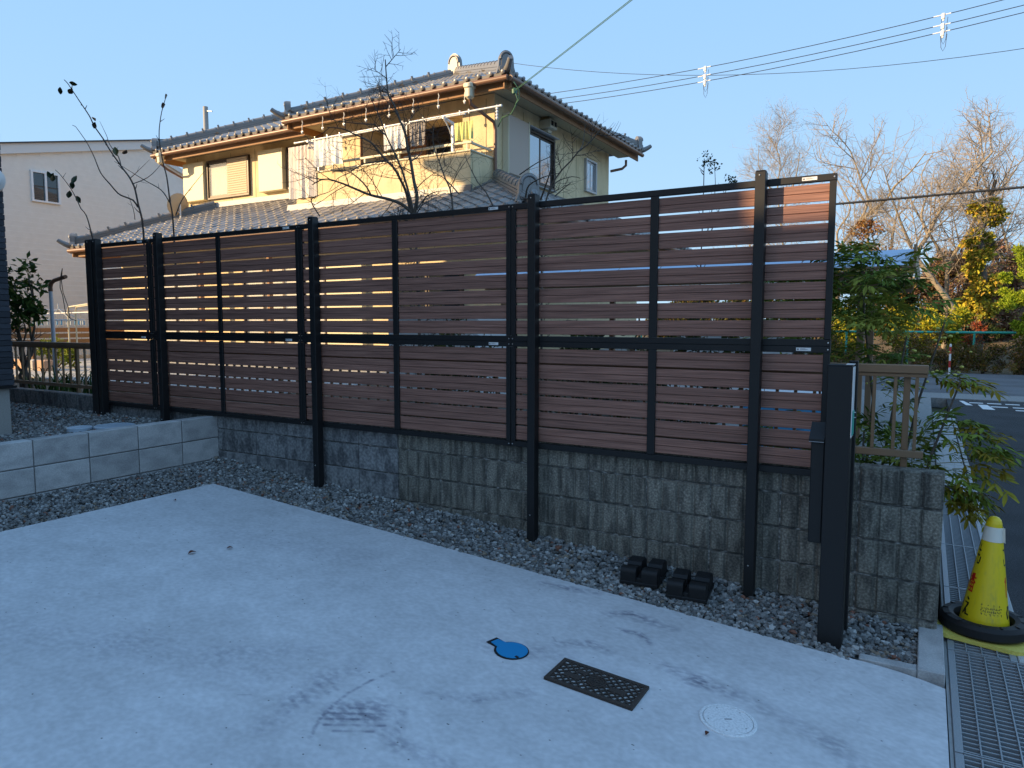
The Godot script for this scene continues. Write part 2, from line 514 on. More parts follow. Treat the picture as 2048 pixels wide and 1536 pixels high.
func slab_texture() -> ImageTexture:
	var base := noise(201, .006, 4).get_image(1024, 1024, false, false, true)
	var fine := noise(203, .12, 3).get_image(1024, 1024, false, false, true)
	var mid := noise(205, .03, 4).get_image(1024, 1024, false, false, true)
	var a := base.get_data(); var b := fine.get_data(); var e := mid.get_data()
	var out := PackedByteArray()
	out.resize(1024 * 1024 * 3)
	for i in 1024 * 1024:
		var v := .765 + (a[i] - 128) * .00026 + (b[i] - 128) * .00034 + (e[i] - 128) * .00024
		out[i * 3] = int(clampf(v * 1.0, 0, 1) * 255); out[i * 3 + 1] = int(clampf(v * 1.002, 0, 1) * 255); out[i * 3 + 2] = int(clampf(v * 1.015, 0, 1) * 255)
	var im := Image.create_from_data(1024, 1024, false, Image.FORMAT_RGB8, out)
	var pn := noise(207, .09, 5)
	var soft := noise(209, .02, 3)
	# turning tyre arcs, tread prints and rubbed patches
	stroke(im, [Vector2(-1.44, 2.41), Vector2(-1.49, 2.32), Vector2(-1.52, 2.22), Vector2(-1.53, 2.11), Vector2(-1.52, 1.99), Vector2(-1.49, 1.88)], .012, .55, .9, pn)
	stroke(im, [Vector2(-1.62, 2.45), Vector2(-1.66, 2.25), Vector2(-1.68, 2.10), Vector2(-1.66, 1.95)], .09, .22, .8, pn)
	for k in 5:
		for j in 6:
			var o := Vector2(-1.52 + .033 * j, 2.235 - .022 * j) + Vector2(.022, .03) * k
			if not (j in [0, 5] and k in [0, 4]):
				stroke(im, [o, o + Vector2(.02, -.014)], .011, .75, .7, soft)
	stroke(im, [Vector2(-1.46, 2.235), Vector2(-1.375, 2.15)], .10, .55, .5, pn)
	for k in 9:
		var o := Vector2(-1.70 + .008 * k, 2.32 - .045 * k)
		stroke(im, [o, o + Vector2(.028, .008)], .012, .3, .7, soft)
		stroke(im, [o + Vector2(.05, .02), o + Vector2(.078, .028)], .012, .25, .7, soft)
	for L: Array in [
		[.05, .55, [Vector2(-.95, .76), Vector2(-.86, .69), Vector2(-.74, .69)]], [.05, .4, [Vector2(-.80, .73), Vector2(-.62, .72)]], [.03, .7, [Vector2(-.84, .90), Vector2(-.74, .88), Vector2(-.66, .94)]],
		[.05, .45, [Vector2(-1.42, .62), Vector2(-1.25, .59), Vector2(-1.12, .55)]], [.05, .4, [Vector2(-1.02, 1.22), Vector2(-.90, 1.13), Vector2(-.80, 1.14)]],
		[.07, .4, [Vector2(-.52, 1.12), Vector2(-.36, 1.14), Vector2(-.24, 1.17)]], [.045, .5, [Vector2(-.40, 1.19), Vector2(-.33, 1.17)]], [.08, .25, [Vector2(-.2, 1.15), Vector2(.2, 1.3), Vector2(.45, 1.6)]],
		[.06, .3, [Vector2(-1.34, 2.2), Vector2(-1.15, 2.26), Vector2(-.95, 2.25)]], [.03, .4, [Vector2(-1.28, 2.08), Vector2(-1.2, 2.2)]], [.05, .3, [Vector2(-1.26, 1.93), Vector2(-1.08, 1.84), Vector2(-.94, 1.68)]],
		[.10, .2, [Vector2(-1.30, 1.45), Vector2(-1.08, 1.36), Vector2(-.95, 1.30)]], [.10, .18, [Vector2(-2.2, 2.2), Vector2(-1.9, 1.95)]], [.2, .14, [Vector2(-3.5, 2.8), Vector2(-2.6, 2.4), Vector2(-1.9, 2.2)]],
		[.2, .12, [Vector2(-3.4, 1.2), Vector2(-2.5, .95)]], [.12, .2, [Vector2(-.2, 1.9), Vector2(.2, 2.0)]], [.25, .12, [Vector2(-1.0, 2.7), Vector2(0, 2.2)]]]:
		stroke(im, L[2], L[0], L[1], .8, pn)
	rng.seed = 77
	for k in 420:   # grit and specks
		var x := rng.randi_range(2, 1020); var y := rng.randi_range(2, 1020)
		var g := rnd(.1, .4)
		im.set_pixel(x, y, Color(g, g, g * 1.05))
		if k % 7 == 0: im.set_pixel(x + 1, y, Color(g, g, g))
	for k in 26:   # short scratches
		var o := Vector2(rnd(-3, .4), rnd(.7, 2.6))
		stroke(im, [o, o + Vector2(rnd(-.05, .05), rnd(-.05, .05))], .006, rnd(.2, .5), 1.0, soft)
	# rusty bleed along the meter cover
	im.generate_mipmaps()
	return ImageTexture.create_from_image(im)

func ground():
	var s := Shape.new()
	s.quad(Vector3(-400, -.30, 200), Vector3(400, -.30, 200), Vector3(400, -.30, -600), Vector3(-400, -.30, -600), Vector3.UP)
	setting("ground", s, M.field)
	s = Shape.new()
	s.span(Vector3(.90, -.28, -13.9), Vector3(9.0, -.085, .06))
	s.span(Vector3(1.05, -.28, .061), Vector3(9.0, -.0851, 60))
	setting("road", s, M.asphalt)
	s = Shape.new()
	s.span(Vector3(-60, -.28, -23.2), Vector3(60, -.075, -15.2))
	setting("cross_road", s, M.worn_asphalt)
	s = Shape.new()
	for k in 24:
		var x := -12.0 + k * 1.0
		s.span(Vector3(x + .006, -.28, -15.2), Vector3(x + .994, -.068 + .002 * (k % 2), -13.9))
	setting("road_gutter", s, M.old_concrete)
	s = Shape.new()
	s.quad(Vector3(1.9, -.070, -16.2), Vector3(-6, -.070, -16.2), Vector3(-6, -.070, -19.5), Vector3(1.5, -.070, -19.5), Vector3.UP)
	setting("road_patch", s, M.worn_asphalt)
	var mark := func(p: Array):
		var q := Shape.new()
		q.quad(Vector3(p[0], -.080, p[1]), Vector3(p[2], -.080, p[3]), Vector3(p[4], -.080, p[5]), Vector3(p[6], -.080, p[7]), Vector3.UP)
		setting("road_marking", q, M.road_paint)
	mark.call([1.12, -13.6, 1.20, -13.6, 1.33, -12.7, 1.21, -12.72])
	mark.call([1.42, -12.95, 1.58, -12.95, 1.66, -12.05, 1.46, -12.08])
	for k in 8:
		mark.call([1.29 + .31 * k, -13.36, 1.53 + .31 * k, -13.36, 1.53 + .31 * k, -13.20, 1.29 + .31 * k, -13.20])
		mark.call([1.62 + .36 * k, -12.72, 1.90 + .36 * k, -12.72, 1.90 + .36 * k, -12.56, 1.62 + .36 * k, -12.56])
		if k > 0:
			mark.call([1.62 + .36 * k, -12.22, 1.90 + .36 * k, -12.22, 1.90 + .36 * k, -12.06, 1.62 + .36 * k, -12.06])
	# garden behind the wall, higher than the street, and the sloping bed by the corner
	s = Shape.new()
	s.span(Vector3(-21, -.28, -15.5), Vector3(-2.4, .62, -.18))
	setting("garden_soil", s, M.earth)
	s = Shape.new()
	for i in 12:
		for j in 5:
			s.span(Vector3(-18.4 + .95 * i, .50, -6.96 + .95 * j), Vector3(-17.46 + .95 * i, .636 + rnd(-.002, .002), -6.02 + .95 * j), .006)
	setting("garden_paving", s, M.concrete)
	s = Shape.new()
	s.quad(Vector3(-2.4, .62, -.18), Vector3(.54, .62, -.18), Vector3(.54, .35, -1.6), Vector3(-2.4, .35, -1.6), Vector3.UP)
	s.quad(Vector3(-2.4, .35, -1.6), Vector3(.54, .35, -1.6), Vector3(.54, -.05, -2.6), Vector3(-2.4, -.05, -2.6), Vector3.UP)
	s.quad(Vector3(.54, .62, -.18), Vector3(.54, -.25, -.18), Vector3(.54, -.25, -1.6), Vector3(.54, .35, -1.6), Vector3.RIGHT)
	s.tri(Vector3(.54, .35, -1.6), Vector3(.54, -.25, -1.6), Vector3(.54, -.25, -2.6), Vector3.RIGHT, Vector3.RIGHT, Vector3.RIGHT)
	setting("planting_bed", s, M.earth)
	s = Shape.new()
	s.span(Vector3(-2.4, -.28, -13.9), Vector3(.60, -.04, -2.4))
	setting("carport_floor", s, M.old_concrete)
	s = Shape.new()
	s.span(Vector3(-20, -.28, -.04), Vector3(-5.26, .575, 13))
	setting("terrace", s, M.grit)
	# gravel bed under the stones
	s = Shape.new()
	var n := 12
	for i in n:
		var x0 := lerpf(-5.16, .58, float(i) / n); var x1 := lerpf(-5.16, .58, float(i + 1) / n)
		s.quad(Vector3(x0, slope(x0) - .03, -.06), Vector3(x1, slope(x1) - .03, -.06), Vector3(x1, slope(x1) - .03, 12), Vector3(x0, slope(x0) - .03, 12), Vector3.UP)
	setting("gravel_bed", s, M.grit)
	# the driveway slab
	s = Shape.new()
	var cols: Array[Vector2] = []
	for i in 15: cols.push_back(Vector2(lerpf(-4.49, .05, i / 14.0), .505))
	cols.append_array([Vector2(.15, .495), Vector2(.266, .485), Vector2(.40, .492), Vector2(.50, .512), Vector2(.57, .533), Vector2(.586, .540)])
	for i in cols.size() - 1:
		var a := cols[i]; var b := cols[i + 1]
		var ya := slope(a.x); var yb := slope(b.x)
		var zb := 4.6
		var uv := func(x: float, z: float) -> Vector2: return Vector2((x + 4.6) / 5.25, (z - .4) / 4.2)
		var up := Vector3(.068, 1, 0).normalized()
		for seg: Array in [[a.y, b.y, zb, zb], [zb, zb, 9.5, 9.5]]:
			var p := Vector3(a.x, ya, seg[0]); var q := Vector3(b.x, yb, seg[1]); var r := Vector3(b.x, yb, seg[3]); var t := Vector3(a.x, ya, seg[2])
			s.tri(p, q, r, up, up, up, uv.call(p.x, p.z), uv.call(q.x, q.z), uv.call(r.x, r.z))
			s.tri(p, r, t, up, up, up, uv.call(p.x, p.z), uv.call(r.x, r.z), uv.call(t.x, t.z))
		s.quad(Vector3(a.x, ya, a.y), Vector3(b.x, yb, b.y), Vector3(b.x, yb - .12, b.y), Vector3(a.x, ya - .12, a.y), Vector3(0, 0, -1))
	s.quad(Vector3(-4.49, slope(-4.49), .505), Vector3(-4.49, slope(-4.49) - .12, .505), Vector3(-4.49, slope(-4.49) - .12, 9.5), Vector3(-4.49, slope(-4.49), 9.5), Vector3.LEFT)
	s.quad(Vector3(.586, slope(.586), .54), Vector3(.586, -.25, .54), Vector3(.586, -.25, 9.5), Vector3(.586, slope(.586), 9.5), Vector3.RIGHT)
	setting("driveway", s, M.driveway)

# one block: a body with bevelled edges, ribbed = four raised flutes on its face
func block_mesh(w: float, h: float, d: float, ribbed: bool) -> ArrayMesh:
	var s := Shape.new()
	if ribbed:
		s.span(Vector3(-w / 2, 0, -d), Vector3(w / 2, h, -.010), .004)
		for k in 4:
			var x := -w / 2 + (k + .5) * w / 4
			s.box(Vector3(x, h / 2, -.008), Vector3(w / 4 - .014, h - .003, .020), Basis.IDENTITY, .007)
	else:
		s.span(Vector3(-w / 2, 0, -d), Vector3(w / 2, h, 0), .005)
	return s.done()

func block_walls():
	var old := thing("block_wall", Vector3.ZERO, "weathered grey concrete block wall under the brown slatted fence, ribbed towards the street", "wall")
	var core := Shape.new()
	core.span(Vector3(-14, -.30, -.165), Vector3(.552, .795, -.062))
	part("mortar_core", core, M.mortar, old)
	var ribbed := block_mesh(.397, .192, .11, true)
	var smooth := block_mesh(.396, .192, .11, false)
	for r in 5:
		var y := .61 - .2 * r
		for k in 36:
			var x := .56 - .2 - .4 * k
			if y + .19 < slope(x) - .05 and x > -5.2 or y + .19 < .5 and x < -5.3:
				continue
			var rib := x > -3.05
			var o := put("block", ribbed if rib else smooth, M[("old_block_%d" if rib else "plain_block_%d") % ((k * 7 + r * 5) % 3)], old)
			o.position = Vector3(x, y + .003, -.05 + rnd(-.002, .002))
	var low := thing("low_block_wall", Vector3.ZERO, "low new pale concrete block wall two courses high meeting the fence at left", "wall")
	core = Shape.new()
	core.span(Vector3(-5.262, .0, -.045), Vector3(-5.158, .722, 6.0))
	part("mortar_core", core, M.dark_mortar, low)
	var nb := block_mesh(.392, .192, .112, false)
	for r in 3:
		for k in 15:
			var o := put("block", nb, M["new_block_%d" % ((k * 5 + r * 2) % 3)], low)
			o.transform = Transform3D(Basis(Vector3.UP, PI / 2), Vector3(-5.15 + rnd(-.0015, .0015), .532 - .2 * r, .11 + .4 * k))

func privacy_fence():
	var f := thing("privacy_fence", Vector3.ZERO, "tall black framed privacy fence with brown wood grain slats standing before the old block wall", "fence")
	var top := 2.37; var joint := 1.4528; var low := .7316
	# posts: x, width; they stand in front of the panels
	for p: Array in [[-.380, .056], [-1.808, .056], [-3.795, .056], [-5.800, .056], [-6.80, .060], [-6.905, .10]]:
		var s := Shape.new()
		var yb := slope(p[0]) - .08 if p[0] > -5.2 else .45
		s.box(Vector3(p[0], (yb + 2.405) / 2, .034), Vector3(p[1], 2.405 - yb, .064), Basis.IDENTITY, .0025)
		s.box(Vector3(p[0], 2.408, .034), Vector3(p[1] - .004, .008, .060), Basis.IDENTITY, .003)
		var post := part("post", s, M.black_metal, f)
		for y: float in [2.385, slope(p[0]) + .19]:
			if p[0] < -5.2 and y < 2: y = .66
			var b := Shape.new()
			b.lathe(Vector3.ZERO, PackedVector2Array([Vector2(.0001, .0035), Vector2(.0035, .003), Vector2(.005, 0)]), 8, Basis(Vector3.RIGHT, PI / 2))
			put("bolt", b.done(), M.steel, post, Transform3D(Basis.IDENTITY, Vector3(p[0] - .004, y, .0665)))
	# panels two metres long: [left, right]
	var ends := [[-2.0, 0.0], [-4.0, -2.0], [-6.0, -4.0], [-6.86, -6.0]]
	for e: Array in ends:
		var x0: float = e[0] + (.002 if e[0] > -6.5 else 0.0); var x1: float = e[1] - .002
		for tier: Array in [[joint + .0004, top, 8], [low, joint - .0004, 6]]:
			var y0: float = tier[0]; var y1: float = tier[1]; var pairs: int = tier[2]
			var s := Shape.new()
			s.span(Vector3(x0, y1 - .036, -.034), Vector3(x1, y1, 0), .002)
			s.span(Vector3(x0, y0, -.034), Vector3(x1, y0 + .036, 0), .002)
			# end stiles and middle stile sit just in front of the slats
			var st: Array[float] = [x0 + .0175, x1 - .0175]
			if x1 - x0 > 1.5: st.push_back((x0 + x1) / 2)
			for i in st.size():
				var w := .034 if i < 2 else .050
				s.span(Vector3(st[i] - w / 2, y0 + .0365, -.013), Vector3(st[i] + w / 2, y1 - .0365, .0015), .002)
			s.span(Vector3(x0 + .004, y0 + .036, -.036), Vector3(x0 + .030, y1 - .036, -.0345))
			var frame := part("panel_frame", s, M.black_metal, f)
			var pitch := (y1 - y0 - .072 - .0115) / pairs
			var board := (pitch - .0134) / 2
			var first := y1 - .036 - .0115
			for k in pairs:
				for h in 2:
					var sl := Shape.new()
					var yc := first - pitch * k - board / 2 - (board + .0018) * h
					if yc - .02 < y0 + .03: continue
					sl.box(Vector3((x0 + x1) / 2, yc, -.0185), Vector3(x1 - x0 - .012, board, .0085), Basis.IDENTITY, .0025)
					part("slat", sl, M.slats[(k * 3 + h * 2 + int(-x0) + pairs) % 4], frame)
				# the dark seam between the two boards of a pair
				var seam := Shape.new()
				var ys := first - pitch * k - board - .0009
				seam.span(Vector3(x0 + .01, ys - .004, -.027), Vector3(x1 - .01, ys + .004, -.0205))
				part("seam", seam, M.black_gap, frame)
			# corner screws and the white maker's sticker
			for sx: float in [x0 + .012, x1 - .012]:
				for sy: float in [y0 + .018, y1 - .018]:
					var b := Shape.new()
					b.lathe(Vector3.ZERO, PackedVector2Array([Vector2(.0001, .002), Vector2(.004, .0015), Vector2(.0045, 0)]), 8, Basis(Vector3.RIGHT, PI / 2))
					put("screw", b.done(), M.steel, frame, Transform3D(Basis.IDENTITY, Vector3(sx, sy, .0005)))
			var lb := Shape.new()
			var lx := x1 - .135
			lb.span(Vector3(lx - .038, y1 - .027, .0006), Vector3(lx + .038, y1 - .009, .0012))
			var label_ := part("maker_sticker", lb, M.sticker, frame)
			var ink := Shape.new()
			ink.span(Vector3(lx - .034, y1 - .023, .0014), Vector3(lx - .024, y1 - .014, .0017))
			for q in 3:
				ink.span(Vector3(lx - .018, y1 - .0145 - .0035 * q, .0014), Vector3(lx + .010 + .006 * ((q * 2) % 3), y1 - .0130 - .0035 * q, .0017))
			part("sticker_print", ink, M.sticker_ink, label_)

func railing():
	var r := thing("aluminium_railing", Vector3.ZERO, "older bronze aluminium railing with upright bars on the block wall, ending at the street", "railing")
	var s := Shape.new()
	s.span(Vector3(-14, 1.312, -.150), Vector3(.462, 1.358, -.105), .004)
	part("top_rail", s, M.bronze, r)
	s = Shape.new()
	s.span(Vector3(-14, .862, -.145), Vector3(.455, .900, -.110), .003)
	s.span(Vector3(-14, 1.292, -.140), Vector3(.458, 1.3115, -.115), .002)
	part("lower_rail", s, M.bronze, r)
	var x := .412
	var k := 0
	var bar := Shape.new()
	bar.span(Vector3(-.0085, .9005, -.010), Vector3(.0085, 1.2915, .010), .002)
	var bm := bar.done()
	while x > -13.9 and k < 140:
		put("upright_bar", bm, M.bronze, r, Transform3D(Basis.IDENTITY, Vector3(x, 0, -.127)))
		x -= .1 if x > -5.0 else .145
		k += 1
	var post := Shape.new()
	post.span(Vector3(-.016, .60, -.018), Vector3(.016, 1.3115, .018), .003)
	var pm := post.done()
	for i in 9:
		put("post", pm, M.bronze, r, Transform3D(Basis.IDENTITY, Vector3(.366 - 1.6 * i, 0, -.168)))

func gate_pillar():
	var p := thing("gate_pillar", Vector3.ZERO, "slim black rectangular entrance pillar standing on the gravel before the fence end", "pillar")
	var s := Shape.new()
	s.box(Vector3(.0875, .66, .345), Vector3(.112, 1.42, .11), Basis.IDENTITY, .003)
	part("column", s, M.black_metal, p)
	s = Shape.new()
	s.box(Vector3(.0875, 1.373, .345), Vector3(.110, .006, .108), Basis.IDENTITY, .002)
	part("cap", s, M.black_metal, p)
	# a thin intercom plate clipped to the street side
	s = Shape.new()
	s.span(Vector3(.1440, 1.02, .292), Vector3(.1475, 1.365, .398), .001)
	s.span(Vector3(.112, 1.3765, .30), Vector3(.1470, 1.379, .385))
	part("white_plate", s, M.white_metal, p)
	s = Shape.new()
	s.span(Vector3(.1480, 1.03, .30), Vector3(.151, 1.15, .38), .001)
	part("green_film", s, M.green_pipe, p)
	for y: float in [1.14, 1.115]:
		var c := Shape.new()
		c.tube(PackedVector3Array([Vector3(.148, y, .33), Vector3(.160, y, .33)]), .003, .003, 6)
		part("clip", c, M.steel, p)
	var q := thing("gate_receiver_post", Vector3.ZERO, "thin black post tucked behind the wide entrance pillar", "post")
	s = Shape.new()
	s.box(Vector3(.130, .66, .165), Vector3(.040, 1.44, .050), Basis.IDENTITY, .002)
	part("upright", s, M.black_metal, q)
	s = Shape.new()
	s.box(Vector3(.130, 1.383, .165), Vector3(.042, .006, .052), Basis.IDENTITY, .002)
	part("cap", s, M.black_metal, q)
	var m := thing("letterbox", Vector3.ZERO, "narrow black letterbox with a peaked lid fixed to the left side of the entrance pillar", "letterbox")
	s = Shape.new()
	s.span(Vector3(-.034, .470, .185), Vector3(.029, .985, .375), .004)
	part("body", s, M.black_metal, m)
	s = Shape.new()
	# peaked lid: low front lip rising to the back
	s.plate(Vector3(-.042, 0, 0), Vector3(0, 0, 1), Vector3(0, 1, 0), PackedVector2Array([Vector2(.180, .992), Vector2(.400, .992), Vector2(.400, 1.004), Vector2(.300, 1.078), Vector2(.180, 1.004)]), -.071)
	part("lid", s, M.black_metal, m)
	s = Shape.new()
	s.span(Vector3(-.041, .9885, .376), Vector3(.028, .9915, .402))
	part("lid_lip", s, M.galvanised, m)

func ring_pts(r: float, n: int, from := 0.0, to := TAU) -> PackedVector2Array:
	var p := PackedVector2Array()
	for i in n:
		var a := lerpf(from, to, float(i) / n)
		p.push_back(Vector2(cos(a), sin(a)) * r)
	return p

func driveway_things():
	var tilt := Basis(Vector3.BACK, -atan(.068))
	# round blue valve lid with a square tab towards the far left, in a black slot
	var o := thing("valve_lid", Vector3(-1.166, slope(-1.166), 1.420), "round blue plastic valve lid with a small tab set in the driveway", "valve lid")
	o.basis = tilt
	var turn := Basis(Vector3.UP, -.25)
	var s := Shape.new()
	var outline := func(r: float, tab: float, w: float) -> PackedVector2Array:
		var p := PackedVector2Array()
		for i in 28:
			var a := PI + .42 + (TAU - .84) * i / 27.0
			p.push_back(Vector2(cos(a), sin(a)) * r)
		p.push_back(Vector2(-tab, w)); p.push_back(Vector2(-tab, -w))
		return p
	s.plate(Vector3(0, .001, 0), turn.x, turn.z * -1, outline.call(.082, .135, .034), .003)
	part("slot", s, M.black_gap, o)
	s = Shape.new()
	s.plate(Vector3(.003, .0045, 0), turn.x, turn.z * -1, outline.call(.074, .118, .023), .003)
	part("lid", s, M.blue_lid, o)
	s = Shape.new()
	s.box(turn * Vector3(.064, .0085, .030), Vector3(.018, .002, .012), turn)
	part("lifting_notch", s, M.black_gap, o)
	# cast iron meter cover
	o = thing("meter_cover", Vector3(-.726, slope(-.726), 1.448), "rusty rectangular cast iron meter cover with raised lattice set in the driveway", "meter cover")
	o.basis = tilt * Basis(Vector3.UP, -.005)
	s = Shape.new()
	s.box(Vector3(0, .000, 0), Vector3(.392, .010, .196))
	part("tray", s, M.dust, o)
	s = Shape.new()
	for z: float in [-.094, .094]: s.box(Vector3(0, .0045, z), Vector3(.408, .017, .018), Basis.IDENTITY, .002)
	for x: float in [-.195, .195]: s.box(Vector3(x, .0045, 0), Vector3(.018, .0165, .170), Basis.IDENTITY, .002)
	part("frame", s, M.iron, o)
	for dirn: float in [-1.0, 1.0]:
		for k in 17:
			var c := -.30 + .036 * k
			# lattice bar through (c, 0) at 45 degrees, cut to the tray
			var a := Vector2(clampf(c - .083, -.185, .185), 0); var b := Vector2(clampf(c + .083, -.185, .185), 0)
			a.y = (a.x - c) * dirn; b.y = (b.x - c) * dirn
			if absf(a.x - b.x) < .01: continue
			var bs := Shape.new()
			bs.bar(Vector3(a.x, .0085 + .0004 * dirn, a.y), Vector3(b.x, .0085 + .0004 * dirn, b.y), .005, .006)
			part("lattice_bar", bs, M.iron, o)
	s = Shape.new()
	for r: float in [.042, .030]:
		var ringp := PackedVector3Array()
		for i in 25: ringp.push_back(Vector3(cos(TAU * i / 24) * r, .0125, sin(TAU * i / 24) * r))
		s.tube(ringp, .0035, .0035, 5, false)
	var sp := PackedVector3Array()
	for i in 20: sp.push_back(Vector3(cos(.5 * i), 0, sin(.5 * i)) * (.004 + .0011 * i) + Vector3(0, .0125, 0))
	s.tube(sp, .003, .002, 5)
	s.lathe(Vector3(0, .006, 0), PackedVector2Array([Vector2(.045, 0), Vector2(.045, .005), Vector2(.0001, .005)]), 24)
	part("emblem", s, M.iron, o)
	s = Shape.new()
	for x: float in [-.105, .105]:
		s.box(Vector3(x, .0095, .018), Vector3(.075, .008, .034), Basis.IDENTITY, .002)
	s.box(Vector3(-.08, .0095, -.035), Vector3(.05, .008, .025), Basis.IDENTITY, .002)
	part("raised_plaque", s, M.iron, o)
	# white round inspection cover
	o = thing("inspection_cover", Vector3(-.180, slope(-.180), 1.384), "round white plastic inspection cover set in the driveway near the meter cover", "inspection cover")
	o.basis = tilt
	s = Shape.new()
	s.lathe(Vector3.ZERO, PackedVector2Array([Vector2(.113, -.002), Vector2(.113, .004), Vector2(.110, .006), Vector2(.100, .006), Vector2(.0985, .003)]), 40)
	part("rim", s, M.white_plastic, o)
	s = Shape.new()
	s.lathe(Vector3.ZERO, PackedVector2Array([Vector2(.0965, .001), Vector2(.0965, .005), Vector2(.094, .0065), Vector2(.0001, .0065)]), 40)
	part("lid", s, M.white_plastic, o)
	s = Shape.new()
	for a: float in [0.3, 1.4, 2.6, 3.9, 5.1]: s.lathe(Vector3(cos(a) * .08, .0066, sin(a) * .08), PackedVector2Array([Vector2(.0035, 0), Vector2(.0001, .0006)]), 8)
	s.box(Vector3(0, .0068, 0), Vector3(.03, .0008, .006), Basis(Vector3.UP, .6))
	part("lid_mark", s, M.sticker_ink, o)
	# two pale covers on the terrace behind the low wall
	for p: Array in [[-6.25, .575, .585, .105, "smaller pale blue round cover on the gravel behind the low block wall"], [-6.075, .575, .36, .175, "larger pale blue round cover on the gravel, nearer the fence"]]:
		var t := thing("drain_cover", Vector3(p[0], .60, p[2]), p[4], "drain cover")
		s = Shape.new()
		s.lathe(Vector3.ZERO, PackedVector2Array([Vector2(p[3], -.06), Vector2(p[3], .016), Vector2(p[3] - .008, .022), Vector2(p[3] - .02, .022), Vector2(p[3] - .022, .019)]), 32)
		part("rim", s, M.pale_blue, t)
		s = Shape.new()
		s.lathe(Vector3.ZERO, PackedVector2Array([Vector2(p[3] - .022, .019), Vector2(.0001, .021)]), 32)
		s.box(Vector3(.02, .0225, 0), Vector3(.025, .002, .008))
		part("lid", s, M.pale_blue, t)
	# two black rubber kerb blocks lying on the gravel by the wall
	var block := func(at: Vector3, yaw: float, label: String):
		var t := thing("rubber_kerb_block", at, label, "kerb block", "rubber kerb blocks on the gravel", yaw)
		t.scale = Vector3(.97, .85, 1.0)
		var b := Shape.new()
		b.box(Vector3(0, .012, 0), Vector3(.235, .024, .30), Basis.IDENTITY, .004)
		part("base", b, M.rubber, t)
		for sx: float in [-1.0, 1.0]:
			var fr := Shape.new()   # rounded front hump
			var prof := PackedVector2Array([Vector2(0, .02), Vector2(.085, .02)])
			for i in 7: prof.push_back(Vector2(.085 - .03 + .03 * cos(i * PI / 12), .085 + .03 * sin(i * PI / 12)))
			for i in 6: prof.push_back(Vector2(.03 - .03 * sin(i * PI / 10), .085 + .03 * cos(i * PI / 10) - .01 * i / 6.0))
			fr.plate(Vector3(sx * .065 - .047, 0, .062), Vector3(0, 0, 1), Vector3.UP, prof, -.094)
			part("front_hump", fr, M.rubber, t)
			var bk := Shape.new()   # lower ridged back step
			bk.plate(Vector3(sx * .065 - .044, 0, -.125), Vector3(0, 0, 1), Vector3.UP, PackedVector2Array([Vector2(-.02, .02), Vector2(.125, .02), Vector2(.125, .085), Vector2(.105, .105), Vector2(.02, .105), Vector2(-.01, .085)]), -.088)
			part("back_step", bk, M.rubber, t)
			for k in 6:
				var rib := Shape.new()
				rib.box(Vector3(sx * .065, .1065, -.105 + .0165 * k), Vector3(.084, .006, .008), Basis.IDENTITY, .001)
				part("rib", rib, M.rubber, t)
		b = Shape.new()
		b.box(Vector3(0, .035, .03), Vector3(.036, .03, .22), Basis.IDENTITY, .004)
		part("bridge", b, M.rubber, t)
	block.call(Vector3(-.965, slope(-.965) + .004, -.02 + .19), .10, "black rubber kerb block on the gravel, the one further left")
	block.call(Vector3(-.675, slope(-.675) + .004, .0 + .20), .10, "black rubber kerb block on the gravel, the one nearer the right fence post")
	# edging pieces at the gravel's street corner
	var e := tag(put("edging_block", (func():
		var q := Shape.new()
		q.box(Vector3.ZERO, Vector3(.112, .12, .62), Basis.IDENTITY, .004)
		return q.done()).call(), M.new_block_1), "long pale concrete edging block beside the drain at the wall's corner", "edging block") as Node3D
	e.position = Vector3(.530, -.085, .170)
	e = tag(put("edging_block", (func():
		var q := Shape.new()
		q.box(Vector3.ZERO, Vector3(.245, .11, .060), Basis.IDENTITY, .004)
		return q.done()).call(), M.new_block_0), "short pale concrete edging strip between gravel and driveway corner", "edging block") as Node3D
	e.position = Vector3(.350, -.088, .448)
	# dead leaves on the concrete
	var spots := [[-3.30, 1.556, .055, "curled brown leaf lying on the driveway, the larger of the pair"], [-3.20, 1.369, .04, "small brown leaf lying on the driveway beside the larger one"], [-4.30, .98, .03, "tiny dark leaf lying near the far corner of the driveway"], [-.225, 1.53, .03, "small curled brown leaf beside the white inspection cover"]]
	for p: Array in spots:
		var lf := Shape.new()
		var L: float = p[2]
		for k in 6:
			var a := k / 6.0; var b := (k + 1) / 6.0
			var wa := L * .28 * sin(PI * a); var wb := L * .28 * sin(PI * b)
			var ca := .25 * L * sin(a * PI); var cb := .25 * L * sin(b * PI)
			for sd: float in [-1.0, 1.0]:
				lf.quad(Vector3((a - .5) * L, .004 + ca * .4, 0), Vector3((b - .5) * L, .004 + cb * .4, 0), Vector3((b - .5) * L, .004 + cb, sd * wb), Vector3((a - .5) * L, .004 + ca, sd * wa), Vector3.UP)
		var n: Node3D = tag(put("fallen_leaf", lf.done(), M.dead_leaf), p[3], "leaf", "fallen leaves on the driveway")
		n.position = Vector3(p[0], slope(p[0]) + .002, p[1])
		n.rotation.y = p[1] * 3.0

